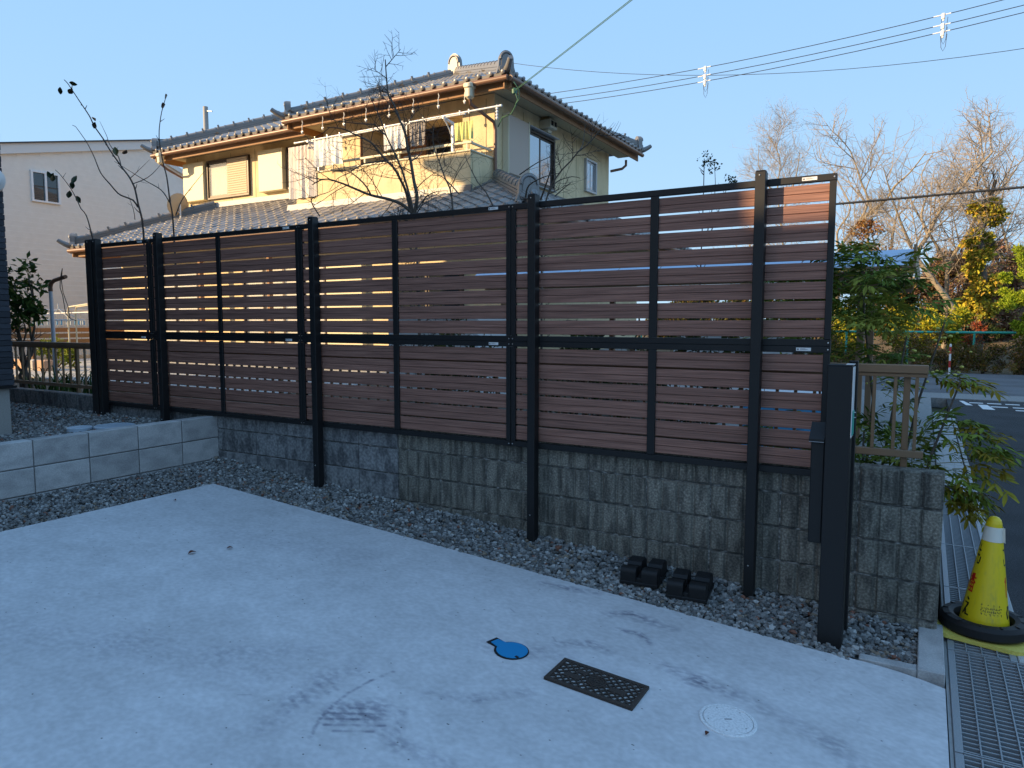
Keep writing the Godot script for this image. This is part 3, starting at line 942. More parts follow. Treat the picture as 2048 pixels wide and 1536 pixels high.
func gravel():
	# crushed stone on the bed and the terrace: nobody could count it
	rng.seed = 991
	var meshes: Array[ArrayMesh] = []
	for k in 4:
		var s := Shape.new()
		var pts: Array[Vector3] = []
		for i in 8:
			var q := Vector3(1 if i & 1 else -1, 1 if i & 2 else -1, 1 if i & 4 else -1) * .55
			pts.push_back(q + any_dir() * .38)
		var tops: Array[Vector3] = []
		for d: Vector3 in [Vector3.RIGHT, Vector3.LEFT, Vector3.UP, Vector3.DOWN, Vector3.BACK, Vector3.FORWARD]: tops.push_back(d * rnd(.75, 1.0) + any_dir() * .2)
		for f: Array in [[0, [1, 3, 7, 5]], [1, [0, 2, 6, 4]], [2, [2, 3, 7, 6]], [3, [0, 1, 5, 4]], [4, [4, 5, 7, 6]], [5, [0, 1, 3, 2]]]:
			var ids: Array = f[1]
			for i in 4:
				var a := pts[ids[i]]; var b := pts[ids[(i + 1) % 4]]; var c := tops[f[0]]
				var nn := (b - a).cross(c - a).normalized()
				if nn.dot(a + b + c) < 0: nn = -nn
				s.tri(a, b, c, nn, nn, nn)
		meshes.push_back(s.done())
	var m := plain("crushed stone", Color(1, 1, 1), .85)
	m.vertex_color_use_as_albedo = true
	var lay := func(called: String, count: int, inside: Callable, size: float, dark: float):
		for k in 4:
			var tr: Array[Transform3D] = []
			var cs := PackedColorArray()
			for i in count / 4:
				var p: Vector3 = inside.call()
				if p.y < -50: continue
				var r := size * rnd(.55, 1.25) * (1.35 if rng.randf() < .08 else 1.0)
				var b := Basis(any_dir(), rnd(0, TAU)).scaled(Vector3(r, r * rnd(.6, .9), r * rnd(.7, 1.0)))
				tr.push_back(Transform3D(b, p))
				var t := rng.randf()
				var g := lerpf(.055, .19, pow(rng.randf(), 1.3)) * dark * 1.65
				var c := Color(g, g * .99, g * .97)
				if t < .07: c = Color(.42, .42, .41) * dark
				elif t < .13: c = Color(.20, .16, .12) * dark
				elif t < .15: c = Color(.20, .09, .06) * dark
				c.a = 1
				cs.push_back(c)
			scatter(called, meshes[k], m, tr, cs)
	lay.call("gravel", 15000, func() -> Vector3:
		var x := rnd(-5.15, .47); var z := rnd(-.05, .505)
		if x > .20 and z > .40: return Vector3(0, -99, 0)
		return Vector3(x, slope(x) - .012 + rnd(-.014, .012) + .03 * exp(-pow((z + .05) / .12, 2)), z), .0145, 1.0)
	lay.call("gravel", 9000, func() -> Vector3:
		var x := rnd(-5.15, -4.49); var z := rnd(.505, 4.0)
		return Vector3(x, slope(x) - .012 + rnd(-.014, .012), z), .0135, .95)
	lay.call("terrace_gravel", 16000, func() -> Vector3:
		var x := rnd(-8.9, -5.27); var z := rnd(-.04, 1.7)
		if x < -6.57 and z > .93: return Vector3(0, -99, 0)
		return Vector3(x, .578 + rnd(-.012, .014) + .05 * exp(-pow((z + .04) / .3, 2)), z), .016, 1.0)

# ------------------------------------------------------------------ clay tile roofs
func tile_mesh(eave: bool) -> ArrayMesh:
	var s := Shape.new()
	var p := [Vector2(-.1325, .020), Vector2(-.105, .003), Vector2(-.06, -.007), Vector2(0, -.008), Vector2(.040, .002), Vector2(.064, .022), Vector2(.085, .034), Vector2(.110, .036), Vector2(.1325, .022)]
	var z0 := -.150; var z1 := .150
	for i in p.size() - 1:
		var a: Vector2 = p[i]; var b: Vector2 = p[i + 1]
		var pa: Vector2 = p[maxi(i - 1, 0)]; var pb: Vector2 = p[mini(i + 2, p.size() - 1)]
		var ta := (b - pa).normalized(); var tb := (pb - a).normalized()
		var na := Vector3(-ta.y, ta.x, 0); var nb := Vector3(-tb.y, tb.x, 0)
		s.smooth_quad(Vector3(a.x, a.y, z0), Vector3(b.x, b.y, z0), Vector3(b.x, b.y + .026, z1), Vector3(a.x, a.y + .026, z1), na, nb, nb, na)
		var drop := .055 if eave and a.x < .06 else .024
		s.quad(Vector3(a.x, a.y + .026, z1), Vector3(b.x, b.y + .026, z1), Vector3(b.x, b.y + .026 - drop, z1), Vector3(a.x, a.y + .026 - drop, z1), Vector3.BACK)
	if eave:
		s.lathe(Vector3(.098, .034, z1 - .012), PackedVector2Array([Vector2(.040, 0), Vector2(.043, .022), Vector2(.034, .036), Vector2(.012, .044), Vector2(.0001, .044)]), 10, Basis(Vector3.RIGHT, PI / 2))
	return s.done()

# every tile place on one roof plane: o = lower left corner seen from outside, along and down unit vectors
func tile_places(o: Vector3, along: Vector3, down: Vector3, width: float, height: float, kl: float, kr: float, keep: Callable) -> Array:
	var out := []
	var nrm := down.cross(along).normalized()
	if nrm.y < 0: nrm = -nrm
	var b := Basis(along, nrm, along.cross(nrm))
	var rows := int(height / .235) + 1
	var cols := int(width / .265) + 1
	for r in rows:
		var v := .13 + .235 * r
		for k in cols:
			var u := (k + .5) * .265
			if u < v * kl - .05 or u > width - v * kr + .05 or v > height: continue
			var p := o + along * u - down * v + nrm * .02
			if not keep.call(p): continue
			out.push_back([Transform3D(b, p), r == 0])
	return out

func lay_tiles(roof: MeshInstance3D, places: Array, most: int):
	# the tiles that show largest from the driveway are parts, the rest one mass
	var eye := Vector3(.4, 1.6, 4.2)
	var scored := []
	for pl: Array in places:
		var p: Vector3 = pl[0].origin
		var d := p - eye
		var up: Vector3 = pl[0].basis.y
		var y := eye.y + d.y * (eye.z / maxf(.1, -d.z)) if d.z < 0 else 0.0
		y = eye.y + d.y * (4.2 / maxf(.1, 4.2 - p.z))
		var facing := maxf(0.0, -up.dot(d.normalized()) + .06)
		scored.push_back([(facing / d.length_squared()) * (1.0 if y > 2.40 else .02) * (3.0 if pl[1] else 1.0), pl])
	scored.sort_custom(func(a, b): return a[0] > b[0])
	var body := tile_mesh(false); var edge := tile_mesh(true)
	var rest := {}
	for i in scored.size():
		var pl: Array = scored[i][1]
		var k := rng.randi_range(0, 2)
		var t: Transform3D = pl[0]
		t = t.translated_local(Vector3(0, rnd(-.002, .003), 0))
		if i < most:
			put("roof_tile", edge if pl[1] else body, M.tiles[k], roof, t)
		else:
			var key := k + (3 if pl[1] else 0)
			if not rest.has(key): rest[key] = [] as Array[Transform3D]
			rest[key].push_back(t)
	for key: int in rest:
		scatter("far_roof_tiles", edge if key > 2 else body, M.tiles[key % 3], rest[key], PackedColorArray(), roof)

func ridge_line(called: String, a: Vector3, b: Vector3, h: float, w: float, parent: Node3D, knobs := true, cap := .075):
	var s := Shape.new()
	var d := (b - a).normalized()
	var side := d.cross(Vector3.UP).normalized()
	var up := side.cross(d).normalized()
	var layers := maxi(2, int(h / .045))
	for i in layers:
		var f := float(i) / layers
		s.bar(a + up * (h * (f + .5 / layers)), b + up * (h * (f + .5 / layers)), lerpf(w, w * .72, f) + (.012 if i % 2 == 0 else 0.0), h / layers - .008, up)
	var L := a.distance_to(b)
	var n := maxi(1, int(L / .26))
	for i in n:
		var p := PackedVector3Array([a + d * (L * i / n) + up * h, a + d * (L * (i + .97) / n) + up * h])
		s.tube(p, cap, cap * .93, 10)
		s.tube(PackedVector3Array([p[0], p[0] + d * .03]), cap * 1.13, cap * 1.13, 10)
	if knobs:
		for i in range(1, int(L / .42)):
			for sd: float in [-1.0, 1.0]:
				var q := a + d * (.42 * i) + side * sd * w * .36 + up * (h + .045)
				s.box(q, Vector3(.05, .11, .05), Basis(side, up, -d), .004)
	part(called, s, M.ridge_tile, parent)

# the arched end tile that closes a ridge; faces along dir
func ridge_end(called: String, at: Vector3, dir: Vector3, w: float, h: float, parent: Node3D):
	var f := Vector3(dir.x, 0, dir.z).normalized()
	var side := Vector3.UP.cross(f).normalized()
	var pts := PackedVector2Array([Vector2(-w * .62, 0), Vector2(w * .62, 0), Vector2(w * .5, h * .28), Vector2(w * .46, h * .62)])
	for i in range(1, 9):
		var a := PI * i / 9.0
		pts.push_back(Vector2(cos(a) * w * .46, h * .62 + sin(a) * h * .38))
	pts.push_back(Vector2(-w * .46, h * .62)); pts.push_back(Vector2(-w * .5, h * .28))
	var s := Shape.new()
	s.plate(at, side, Vector3.UP, pts, .11)
	var inner := PackedVector2Array()
	for q in pts: inner.push_back(Vector2(q.x * .66, h * .12 + q.y * .72))
	s.plate(at + f * .11, side, Vector3.UP, inner, .02)
	var arc := PackedVector3Array()
	for i in 11:
		var a := PI * i / 10.0
		arc.push_back(at + f * .125 + side * cos(a) * w * .38 + Vector3.UP * (h * .60 + sin(a) * h * .30))
	s.tube(arc, .022, .022, 6)
	for k: float in [-1.0, 1.0]:
		s.lathe(at + f * .10 + side * k * w * .28 + Vector3.UP * h * .18, PackedVector2Array([Vector2(.07, 0), Vector2(.06, .035), Vector2(.0001, .04)]), 12, Basis(side, f, side.cross(f)))
	part(called, s, M.ridge_tile, parent)

func hip_corner(called: String, at: Vector3, dir: Vector3, parent: Node3D):
	# the upturned tile on a hip's lower end
	var s := Shape.new()
	var p := PackedVector3Array()
	for i in 7: p.push_back(at + dir * (.07 * i) + Vector3.UP * (.012 * i * i * .35))
	s.tube(p, .085, .05, 8)
	part(called, s, M.ridge_tile, parent)

func hip_roof(house: Node3D, called: String, lo: Vector3, hi: Vector3, r0: Vector3, r1: Vector3, keep: Callable) -> Array:
	# eave rectangle lo..hi (same y), ridge r0 (front or left) to r1; returns [roof part, tile places]
	var y := lo.y
	var fl := Vector3(lo.x, y, hi.z); var fr := Vector3(hi.x, y, hi.z); var bl := Vector3(lo.x, y, lo.z); var br := Vector3(hi.x, y, lo.z)
	var s := Shape.new()
	var along_z := absf(r0.x - r1.x) < .01
	if along_z:
		s.tri(fl, fr, r0, Vector3(0, .9, .4), Vector3(0, .9, .4), Vector3(0, .9, .4))
		s.tri(br, bl, r1, Vector3(0, .9, -.4), Vector3(0, .9, -.4), Vector3(0, .9, -.4))
		s.quad(fl, r0, r1, bl, Vector3(-.4, .9, 0)); s.quad(fr, br, r1, r0, Vector3(.4, .9, 0))
	else:
		s.tri(bl, fl, r0, Vector3(-.4, .9, 0), Vector3(-.4, .9, 0), Vector3(-.4, .9, 0))
		s.tri(fr, br, r1, Vector3(.4, .9, 0), Vector3(.4, .9, 0), Vector3(.4, .9, 0))
		s.quad(fl, fr, r1, r0, Vector3(0, .9, .4)); s.quad(bl, r0, r1, br, Vector3(0, .9, -.4))
	var roof := part(called, s, M.tiles[0], house)
	var places := []
	var plane := func(a: Vector3, b: Vector3, top_a: Vector3, top_b: Vector3):
		var al := (b - a).normalized()
		var inward := top_a - a - al * (top_a - a).dot(al)
		var H := inward.length()
		var kl := (top_a - a).dot(al) / H; var kr := (b - top_b).dot(al) / H
		places.append_array(tile_places(a, al, -inward / H, a.distance_to(b), H, kl, kr, keep))
	if along_z:
		plane.call(fl, fr, r0, r0); plane.call(fr, br, r0, r1); plane.call(bl, fl, r1, r0)
	else:
		plane.call(fl, fr, r0, r1); plane.call(fr, br, r1, r1); plane.call(bl, fl, r0, r0)
	return [roof, places]

func eave_trim(house: Node3D, path: Array, inward: Array, y: float, wall_gap: float):
	# gutter, fascia and soffit along an open run of eave corners; inward: unit vector per run
	for i in path.size() - 1:
		var a: Vector3 = path[i]; var b: Vector3 = path[i + 1]
		var n: Vector3 = inward[i]
		var d := (b - a).normalized()
		var s := Shape.new()
		var c0 := a - n * .035 + Vector3(0, y - .055, 0); var c1 := b - n * .035 + Vector3(0, y - .055, 0)
		s.tube(PackedVector3Array([c0, c1]), .052, .052, 10)
		part("gutter", s, M.gutter, house)
		s = Shape.new()
		s.bar(a + n * .10 + Vector3(0, y - .115, 0) - d * .0, b + n * .10 + Vector3(0, y - .115, 0), .028, .17)
		part("fascia", s, M.eave_wood, house)
		s = Shape.new()
		var m := (wall_gap - .115) / 2 + .115
		s.bar(a + n * m + Vector3(0, y - .045, 0), b + n * m + Vector3(0, y - .045, 0), wall_gap - .115, .012)
		part("soffit", s, M.soffit, house)
		var L := a.distance_to(b)
		for k in int(L / .6):
			var q := a + d * (.3 + .6 * k)
			s = Shape.new()
			s.tube(PackedVector3Array([q - n * .035 + Vector3(0, y - .105, 0), q + n * .02 + Vector3(0, y - .125, 0), q + n * .09 + Vector3(0, y - .10, 0)]), .006, .006, 4)
			part("gutter_bracket", s, M.gutter, house)

func sliding_window(house: Node3D, at: Vector3, ax: Vector3, w: float, h: float, frame: Material, glass: Material, behind: Material, leaves := 2):
	# at: lower left corner on the wall face, ax: unit vector to the right; the outside is at ax x up reversed
	var out := ax.cross(Vector3.UP).normalized()
	var b := Basis(ax, Vector3.UP, out)
	var s := Shape.new()
	var t := .05
	for q: Array in [[Vector3(w / 2, t / 2, 0), Vector3(w, t, .09)], [Vector3(w / 2, h - t / 2, 0), Vector3(w, t, .09)], [Vector3(t / 2, h / 2, 0), Vector3(t, h - 2 * t, .09)], [Vector3(w - t / 2, h / 2, 0), Vector3(t, h - 2 * t, .09)]]:
		s.box(at + b * (q[0] + Vector3(0, 0, .025)), q[1], b, .004)
	var win := part("window", s, frame, house)
	var lw := (w - 2 * t) / leaves
	for k in leaves:
		s = Shape.new()
		var x0 := t + lw * k
		var zz := .030 if k % 2 == 0 else .012
		for q: Array in [[Vector3(x0 + lw / 2, t + .025, zz), Vector3(lw, .05, .016)], [Vector3(x0 + lw / 2, h - t - .025, zz), Vector3(lw, .05, .016)], [Vector3(x0 + .022, h / 2, zz), Vector3(.044, h - 2 * t - .1, .016)], [Vector3(x0 + lw - .022, h / 2, zz), Vector3(.044, h - 2 * t - .1, .016)]]:
			s.box(at + b * q[0], q[1], b)
		part("sash", s, frame, win)
		s = Shape.new()
		s.box(at + b * Vector3(x0 + lw / 2, h / 2, zz), Vector3(lw - .088, h - 2 * t - .1, .004), b)
		part("pane", s, glass, win)
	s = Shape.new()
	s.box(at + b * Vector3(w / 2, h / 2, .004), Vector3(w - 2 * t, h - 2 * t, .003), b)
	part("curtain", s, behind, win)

func slat_shutter(house: Node3D, at: Vector3, ax: Vector3, w: float, h: float, m: Material):
	var out := ax.cross(Vector3.UP).normalized()
	var b := Basis(ax, Vector3.UP, out)
	var s := Shape.new()
	s.box(at + b * Vector3(w / 2, h / 2, .045), Vector3(w, h, .012), b)
	var sh := part("shutter", s, m, house)
	var n := int(h / .055)
	for i in n:
		s = Shape.new()
		s.box(at + b * Vector3(w / 2, (i + .5) * h / n, .055), Vector3(w - .03, h / n - .012, .014), b, .004)
		part("shutter_slat", s, m, sh)

func neighbour_house():
	var h := thing("tiled_house", Vector3.ZERO, "two storey cream house with grey clay tile roofs and a laundry balcony behind the fence", "house")
	var s := Shape.new()
	# upper storey: recessed left wing, right block with a balcony recess
	s.span(Vector3(-17.39, 3.2, -13.9), Vector3(-11.69, 6.07, -8.6))
	part("wing_wall", s, M.cream, h)
	s = Shape.new()
	s.span(Vector3(-11.688, 3.2, -13.95), Vector3(-10.58, 6.075, -8.1))
	s.span(Vector3(-10.578, 3.2, -13.949), Vector3(-7.862, 6.075, -9.0))
	s.span(Vector3(-7.86, 3.2, -13.95), Vector3(-7.1, 6.075, -8.1))
	s.span(Vector3(-10.578, 5.86, -8.998), Vector3(-7.862, 6.075, -8.11))
	part("upper_wall", s, M.cream, h)
	# ground floor
	s = Shape.new()
	s.span(Vector3(-18.0, .5, -13.8), Vector3(-6.2, 3.45, -7.0))
	part("lower_wall", s, M.cream, h)
	s = Shape.new()
	s.span(Vector3(-18.03, .5, -13.8), Vector3(-6.17, .95, -6.97))
	part("foundation", s, M.foundation, h)
	# panel joints
	for x: float in [-16.9, -15.55, -14.62, -13.1, -12.45]:
		s = Shape.new(); s.span(Vector3(x, 4.3, -8.6), Vector3(x + .010, 6.0, -8.597)); part("panel_joint", s, M.joint, h)
	for x: float in [-11.2, -10.75, -7.70, -7.30]:
		s = Shape.new(); s.span(Vector3(x, 4.2, -8.1), Vector3(x + .010, 6.0, -8.097)); part("panel_joint", s, M.joint, h)
	for x: float in [-10.1, -9.0]:
		s = Shape.new(); s.span(Vector3(x, 4.2, -9.0), Vector3(x + .010, 5.85, -8.997)); part("panel_joint", s, M.joint, h)
	for z: float in [-9.27, -11.2, -11.9]:
		s = Shape.new(); s.span(Vector3(-7.1, 4.2, z), Vector3(-7.097, 6.0, z + .010)); part("panel_joint", s, M.joint, h)
	# roofs
	var everywhere := func(_p: Vector3) -> bool: return true
	var up := hip_roof(h, "upper_roof", Vector3(-12.32, 6.16, -14.6), Vector3(-6.43, 6.16, -7.5), Vector3(-9.6, 7.46, -10.45), Vector3(-9.6, 7.46, -11.7), everywhere)
	lay_tiles(up[0], up[1], 110)
	var wing := hip_roof(h, "wing_roof", Vector3(-17.95, 6.16, -14.6), Vector3(-9.7, 6.16, -8.0), Vector3(-14.65, 7.60, -11.3), Vector3(-9.72, 7.60, -11.3), func(p: Vector3) -> bool: return p.x < -11.9)
	lay_tiles(wing[0], wing[1], 80)
	var low_keep := func(p: Vector3) -> bool:
		if p.x > -7.05 or p.x < -17.45: return true
		if p.x > -11.78 and p.z < -7.30: return false
		return p.z > -8.66
	var low := hip_roof(h, "lower_roof", Vector3(-18.53, 3.46, -15.4), Vector3(-5.1, 3.46, -6.0), Vector3(-14.4, 5.53, -10.7), Vector3(-9.23, 5.53, -10.7), low_keep)
	lay_tiles(low[0], low[1], 300)
	# hips and ridges
	var apex := Vector3(-9.6, 7.46, -10.45)
	ridge_line("hip_ridge", Vector3(-12.20, 6.20, -7.63), apex, .15, .24, up[0])
	ridge_line("hip_ridge", apex.lerp(Vector3(-6.43, 6.16, -7.5), .02), Vector3(-6.62, 6.24, -7.68), .17, .24, up[0], false, .075)
	ridge_line("main_ridge", Vector3(-9.6, 7.46, -10.4), Vector3(-9.6, 7.46, -11.7), .25, .28, up[0])
	ridge_line("hip_ridge", Vector3(-6.55, 6.22, -14.45), Vector3(-9.6, 7.46, -11.7), .18, .24, up[0])
	ridge_end("ridge_end_tile", Vector3(-9.6, 7.42, -10.42), Vector3.BACK, .36, .56, up[0])
	ridge_end("ridge_end_tile", Vector3(-6.60, 6.20, -7.66), Vector3(.7, 0, .7), .30, .42, up[0])
	ridge_end("ridge_end_tile", Vector3(-12.22, 6.22, -7.61), Vector3(-.7, 0, .7), .30, .34, up[0])
	ridge_end("ridge_end_tile", Vector3(-6.53, 6.22, -14.48), Vector3(.7, 0, -.7), .30, .36, up[0])
	hip_corner("corner_tile", Vector3(-12.22, 6.20, -7.6), Vector3(-.7, 0, .7), up[0])
	hip_corner("corner_tile", Vector3(-6.60, 6.24, -7.66), Vector3(.7, 0, .7), up[0])
	hip_corner("corner_tile", Vector3(-6.53, 6.20, -14.5), Vector3(.7, 0, -.7), up[0])
	ridge_line("hip_ridge", Vector3(-17.83, 6.22, -8.12), Vector3(-14.65, 7.60, -11.3), .20, .26, wing[0])
	ridge_line("main_ridge", Vector3(-14.65, 7.60, -11.3), Vector3(-9.9, 7.60, -11.3), .22, .26, wing[0])
	ridge_end("ridge_end_tile", Vector3(-17.86, 6.22, -8.09), Vector3(-.7, 0, .7), .30, .34, wing[0])
	hip_corner("corner_tile", Vector3(-17.86, 6.20, -8.1), Vector3(-.7, 0, .7), wing[0])
	ridge_line("hip_ridge", Vector3(-18.40, 3.52, -6.13), Vector3(-16.1, 4.60, -8.56), .16, .24, low[0])
	ridge_end("ridge_end_tile", Vector3(-18.42, 3.52, -6.11), Vector3(-.7, 0, .7), .28, .32, low[0])
	hip_corner("corner_tile", Vector3(-18.42, 3.50, -6.1), Vector3(-.7, 0, .7), low[0])
	ridge_line("hip_ridge", Vector3(-7.0, 4.28, -8.05), Vector3(-5.32, 3.56, -6.22), .20, .27, low[0], false, .10)
	ridge_end("ridge_end_tile", Vector3(-5.31, 3.54, -6.21), Vector3(.7, 0, .7), .36, .46, low[0])
	hip_corner("corner_tile", Vector3(-5.31, 3.50, -6.21), Vector3(.7, 0, .7), low[0])
	# white plaster flashing where the lower roof meets the walls
	for q: Array in [[Vector3(-16.2, 4.66, -8.55), Vector3(-11.72, 4.66, -8.55)], [Vector3(-12.0, 4.07, -7.24), Vector3(-8.2, 4.07, -7.24)]]:
		for k in 3:
			s = Shape.new()
			s.bar(q[0] + Vector3(0, .045 * k, -.012 * k), q[1] + Vector3(0, .045 * k, -.012 * k), .05, .040)
			part("flashing", s, M.mortar_white, low[0])
	s = Shape.new()
	for k in 3: s.bar(Vector3(-8.2, 4.07 + .045 * k, -7.25 - .012 * k), Vector3(-7.1, 4.07 + .045 * k, -7.25 - .012 * k), .05, .040)
	for k in 3: s.bar(Vector3(-7.05 + .01 * k, 4.0 + .05 * k, -7.28), Vector3(-7.05 + .01 * k, 4.28 + .05 * k, -8.05), .06, .045)
	part("ridge_flashing", s, M.ridge_tile, low[0])
	# eaves
	eave_trim(h, [Vector3(-12.32, 0, -7.5), Vector3(-6.43, 0, -7.5)], [Vector3.FORWARD], 6.14, .60)
	eave_trim(h, [Vector3(-6.43, 0, -7.5), Vector3(-6.43, 0, -14.6)], [Vector3.LEFT], 6.136, .67)
	eave_trim(h, [Vector3(-12.32, 0, -14.6), Vector3(-12.32, 0, -7.5)], [Vector3.RIGHT], 6.132, .63)
	eave_trim(h, [Vector3(-17.95, 0, -8.0), Vector3(-12.3, 0, -8.0)], [Vector3.FORWARD], 6.128, .60)
	eave_trim(h, [Vector3(-17.95, 0, -14.6), Vector3(-17.95, 0, -8.0)], [Vector3.RIGHT], 6.124, .56)
	eave_trim(h, [Vector3(-18.53, 0, -6.0), Vector3(-5.1, 0, -6.0)], [Vector3.FORWARD], 3.44, 1.0)
	eave_trim(h, [Vector3(-5.1, 0, -6.0), Vector3(-5.1, 0, -14)], [Vector3.LEFT], 3.436, 1.1)
	eave_trim(h, [Vector3(-18.53, 0, -14), Vector3(-18.53, 0, -6.0)], [Vector3.RIGHT], 3.432, .6)
	# rain hopper and downpipes
	s = Shape.new()
	s.lathe(Vector3(-7.25, 5.80, -7.44), PackedVector2Array([Vector2(.04, 0), Vector2(.09, .05), Vector2(.095, .20), Vector2(.12, .22), Vector2(.12, .28), Vector2(.10, .30)]), 4, Basis(Vector3.UP, PI / 4))
	part("rain_hopper", s, M.cream_trim, h)
	s = Shape.new()
	s.tube(PackedVector3Array([Vector3(-7.25, 5.82, -7.44), Vector3(-7.24, 5.72, -7.46), Vector3(-7.07, 5.50, -8.02), Vector3(-7.06, 5.35, -8.06), Vector3(-7.06, 4.30, -8.06)]), .035, .035, 8)
	part("downpipe", s, M.gutter, h)
	s = Shape.new()
	s.lathe(Vector3(-17.55, 5.80, -7.95), PackedVector2Array([Vector2(.04, 0), Vector2(.09, .05), Vector2(.095, .20), Vector2(.12, .22), Vector2(.12, .28), Vector2(.10, .30)]), 4, Basis(Vector3.UP, PI / 4))
	part("rain_hopper", s, M.cream_trim, h)
	s = Shape.new()
	s.tube(PackedVector3Array([Vector3(-17.55, 5.82, -7.95), Vector3(-17.5, 5.7, -8.1), Vector3(-17.42, 5.5, -8.57), Vector3(-17.42, 4.3, -8.57)]), .033, .033, 8)
	part("downpipe", s, M.gutter, h)
	s = Shape.new()
	s.tube(PackedVector3Array([Vector3(-6.75, 5.94, -14.3), Vector3(-6.75, 5.80, -14.3), Vector3(-6.82, 5.70, -14.2), Vector3(-7.06, 5.62, -13.98)]), .035, .035, 8)
	part("downpipe", s, M.gutter, h)
	# ornaments hung in a row from the front gutter
	for k in 8:
		var x := -11.72 + .62 * k
		s = Shape.new()
		s.tube(PackedVector3Array([Vector3(x, 6.05, -7.46), Vector3(x + .02, 5.98, -7.46), Vector3(x, 5.93, -7.46), Vector3(x, 5.80, -7.46)]), .008, .008, 5)
		s.ball(Vector3(x, 5.775, -7.46), Vector3(.024, .034, .024), 6, 4)
		s.box(Vector3(x, 5.80, -7.46), Vector3(.06, .014, .014))
		part("hanging_hook", s, M.white_metal, h)
	# left wing windows
	var box := func(called: String, lo: Vector3, hi: Vector3, m: Material):
		var q := Shape.new()
		q.span(lo, hi, .012)
		part(called, q, m, h)
	box.call("shutter_box", Vector3(-17.36, 4.86, -8.6), Vector3(-16.50, 5.88, -8.46), M.shutter_box)
	sliding_window(h, Vector3(-16.46, 4.86, -8.6), Vector3.RIGHT, 1.66, 1.02, M.window_frame, M.clear_glass, M.curtain)
	slat_shutter(h, Vector3(-15.62, 4.91, -8.58), Vector3.RIGHT, .78, .93, M.shutter)
	box.call("shutter_box", Vector3(-14.33, 4.86, -8.6), Vector3(-13.46, 5.88, -8.44), M.shutter_box)
	sliding_window(h, Vector3(-13.42, 4.86, -8.6), Vector3.RIGHT, 1.5, 1.02, M.window_frame, M.glass, M.dark_room)
	# balcony recess: wooden jamb, paper-white screen, door glass, slatted shutter, lintel
	box.call("wood_panel", Vector3(-10.14, 4.15, -9.0), Vector3(-9.42, 5.74, -8.93), M.orange_wood)
	box.call("paper_screen", Vector3(-10.05, 4.25, -8.929), Vector3(-9.62, 5.35, -8.915), M.cloth_white)
	sliding_window(h, Vector3(-9.40, 4.15, -9.0), Vector3.RIGHT, 1.5, 1.62, M.window_frame, M.glass, M.dark_room)
	slat_shutter(h, Vector3(-8.62, 4.25, -8.94), Vector3.RIGHT, .66, 1.45, M.shutter)
	box.call("shutter_head", Vector3(-9.45, 5.775, -9.0), Vector3(-7.87, 5.855, -8.86), M.window_frame)
	box.call("recess_post", Vector3(-10.60, 4.1, -8.14), Vector3(-10.56, 5.858, -8.07), M.eave_wood)
	# side wall
	box.call("shutter_box", Vector3(-7.1, 4.58, -9.24), Vector3(-6.95, 5.74, -8.42), M.grey_box)
	box.call("shutter_box_frame", Vector3(-7.1, 4.56, -9.275), Vector3(-6.94, 5.77, -9.243), M.cream_trim)
	box.call("shutter_box_frame", Vector3(-7.1, 4.56, -8.417), Vector3(-6.94, 5.77, -8.387), M.cream_trim)
	sliding_window(h, Vector3(-7.1, 4.57, -9.29), Vector3.FORWARD, 1.34, 1.12, M.window_frame, M.sky_glass, M.dark_room)
	sliding_window(h, Vector3(-7.1, 4.85, -12.36), Vector3.FORWARD, .66, .81, M.silver_frame, M.sky_glass, M.curtain)
	box.call("window_hood", Vector3(-7.1, 5.70, -10.64), Vector3(-6.92, 5.725, -9.28), M.silver_frame)
	box.call("window_sill", Vector3(-7.1, 4.535, -10.65), Vector3(-6.99, 4.565, -9.28), M.silver_frame)
	box.call("vent_hood", Vector3(-7.1, 5.82, -10.30), Vector3(-6.82, 6.01, -9.98), M.vent)
	box.call("vent_duct", Vector3(-7.1, 5.74, -10.24), Vector3(-6.92, 5.818, -10.06), M.vent)
	for k in 2: box.call("vent_opening", Vector3(-6.816, 5.87, -10.26 + .15 * k), Vector3(-6.812, 5.97, -10.15 + .15 * k), M.dark_room)
	# ground floor openings seen in slices through the fence
	sliding_window(h, Vector3(-16.6, .98, -7.0), Vector3.RIGHT, 1.8, 1.9, M.window_frame, M.clear_glass, M.curtain)
	sliding_window(h, Vector3(-13.2, .98, -7.0), Vector3.RIGHT, 2.6, 1.9, M.window_frame, M.clear_glass, M.curtain, 4)
	box.call("shutter_box", Vector3(-10.5, .98, -7.0), Vector3(-9.5, 2.9, -6.85), M.shutter_box)
	sliding_window(h, Vector3(-8.8, 1.5, -7.0), Vector3.RIGHT, 1.7, 1.2, M.window_frame, M.glass, M.dark_room)
	for x: float in [-14.2, -11.9]: box.call("veranda_post", Vector3(x, .62, -6.6), Vector3(x + .10, 3.2, -6.5), M.eave_wood)
	# balcony
	s = Shape.new()
	s.span(Vector3(-11.76, 3.98, -7.36), Vector3(-7.13, 4.80, -7.28), .004)
	s.span(Vector3(-7.21, 3.98, -8.097), Vector3(-7.131, 4.80, -7.362))
	s.span(Vector3(-11.759, 3.98, -8.597), Vector3(-11.69, 4.80, -7.362))
	s.span(Vector3(-11.688, 4.0, -8.95), Vector3(-7.212, 4.10, -7.362))
	var bal := part("balcony_parapet", s, M.cream, h)
	s = Shape.new()
	s.span(Vector3(-11.78, 4.802, -7.385), Vector3(-7.11, 4.835, -7.255), .006)
	s.span(Vector3(-7.235, 4.803, -8.09), Vector3(-7.105, 4.834, -7.387), .006)
	part("balcony_coping", s, M.cream_trim, bal)
	s = Shape.new()
	s.span(Vector3(-11.70, 4.955, -7.345), Vector3(-7.12, 5.0, -7.295), .006)
	s.span(Vector3(-7.20, 4.956, -8.09), Vector3(-7.15, 4.999, -7.347), .006)
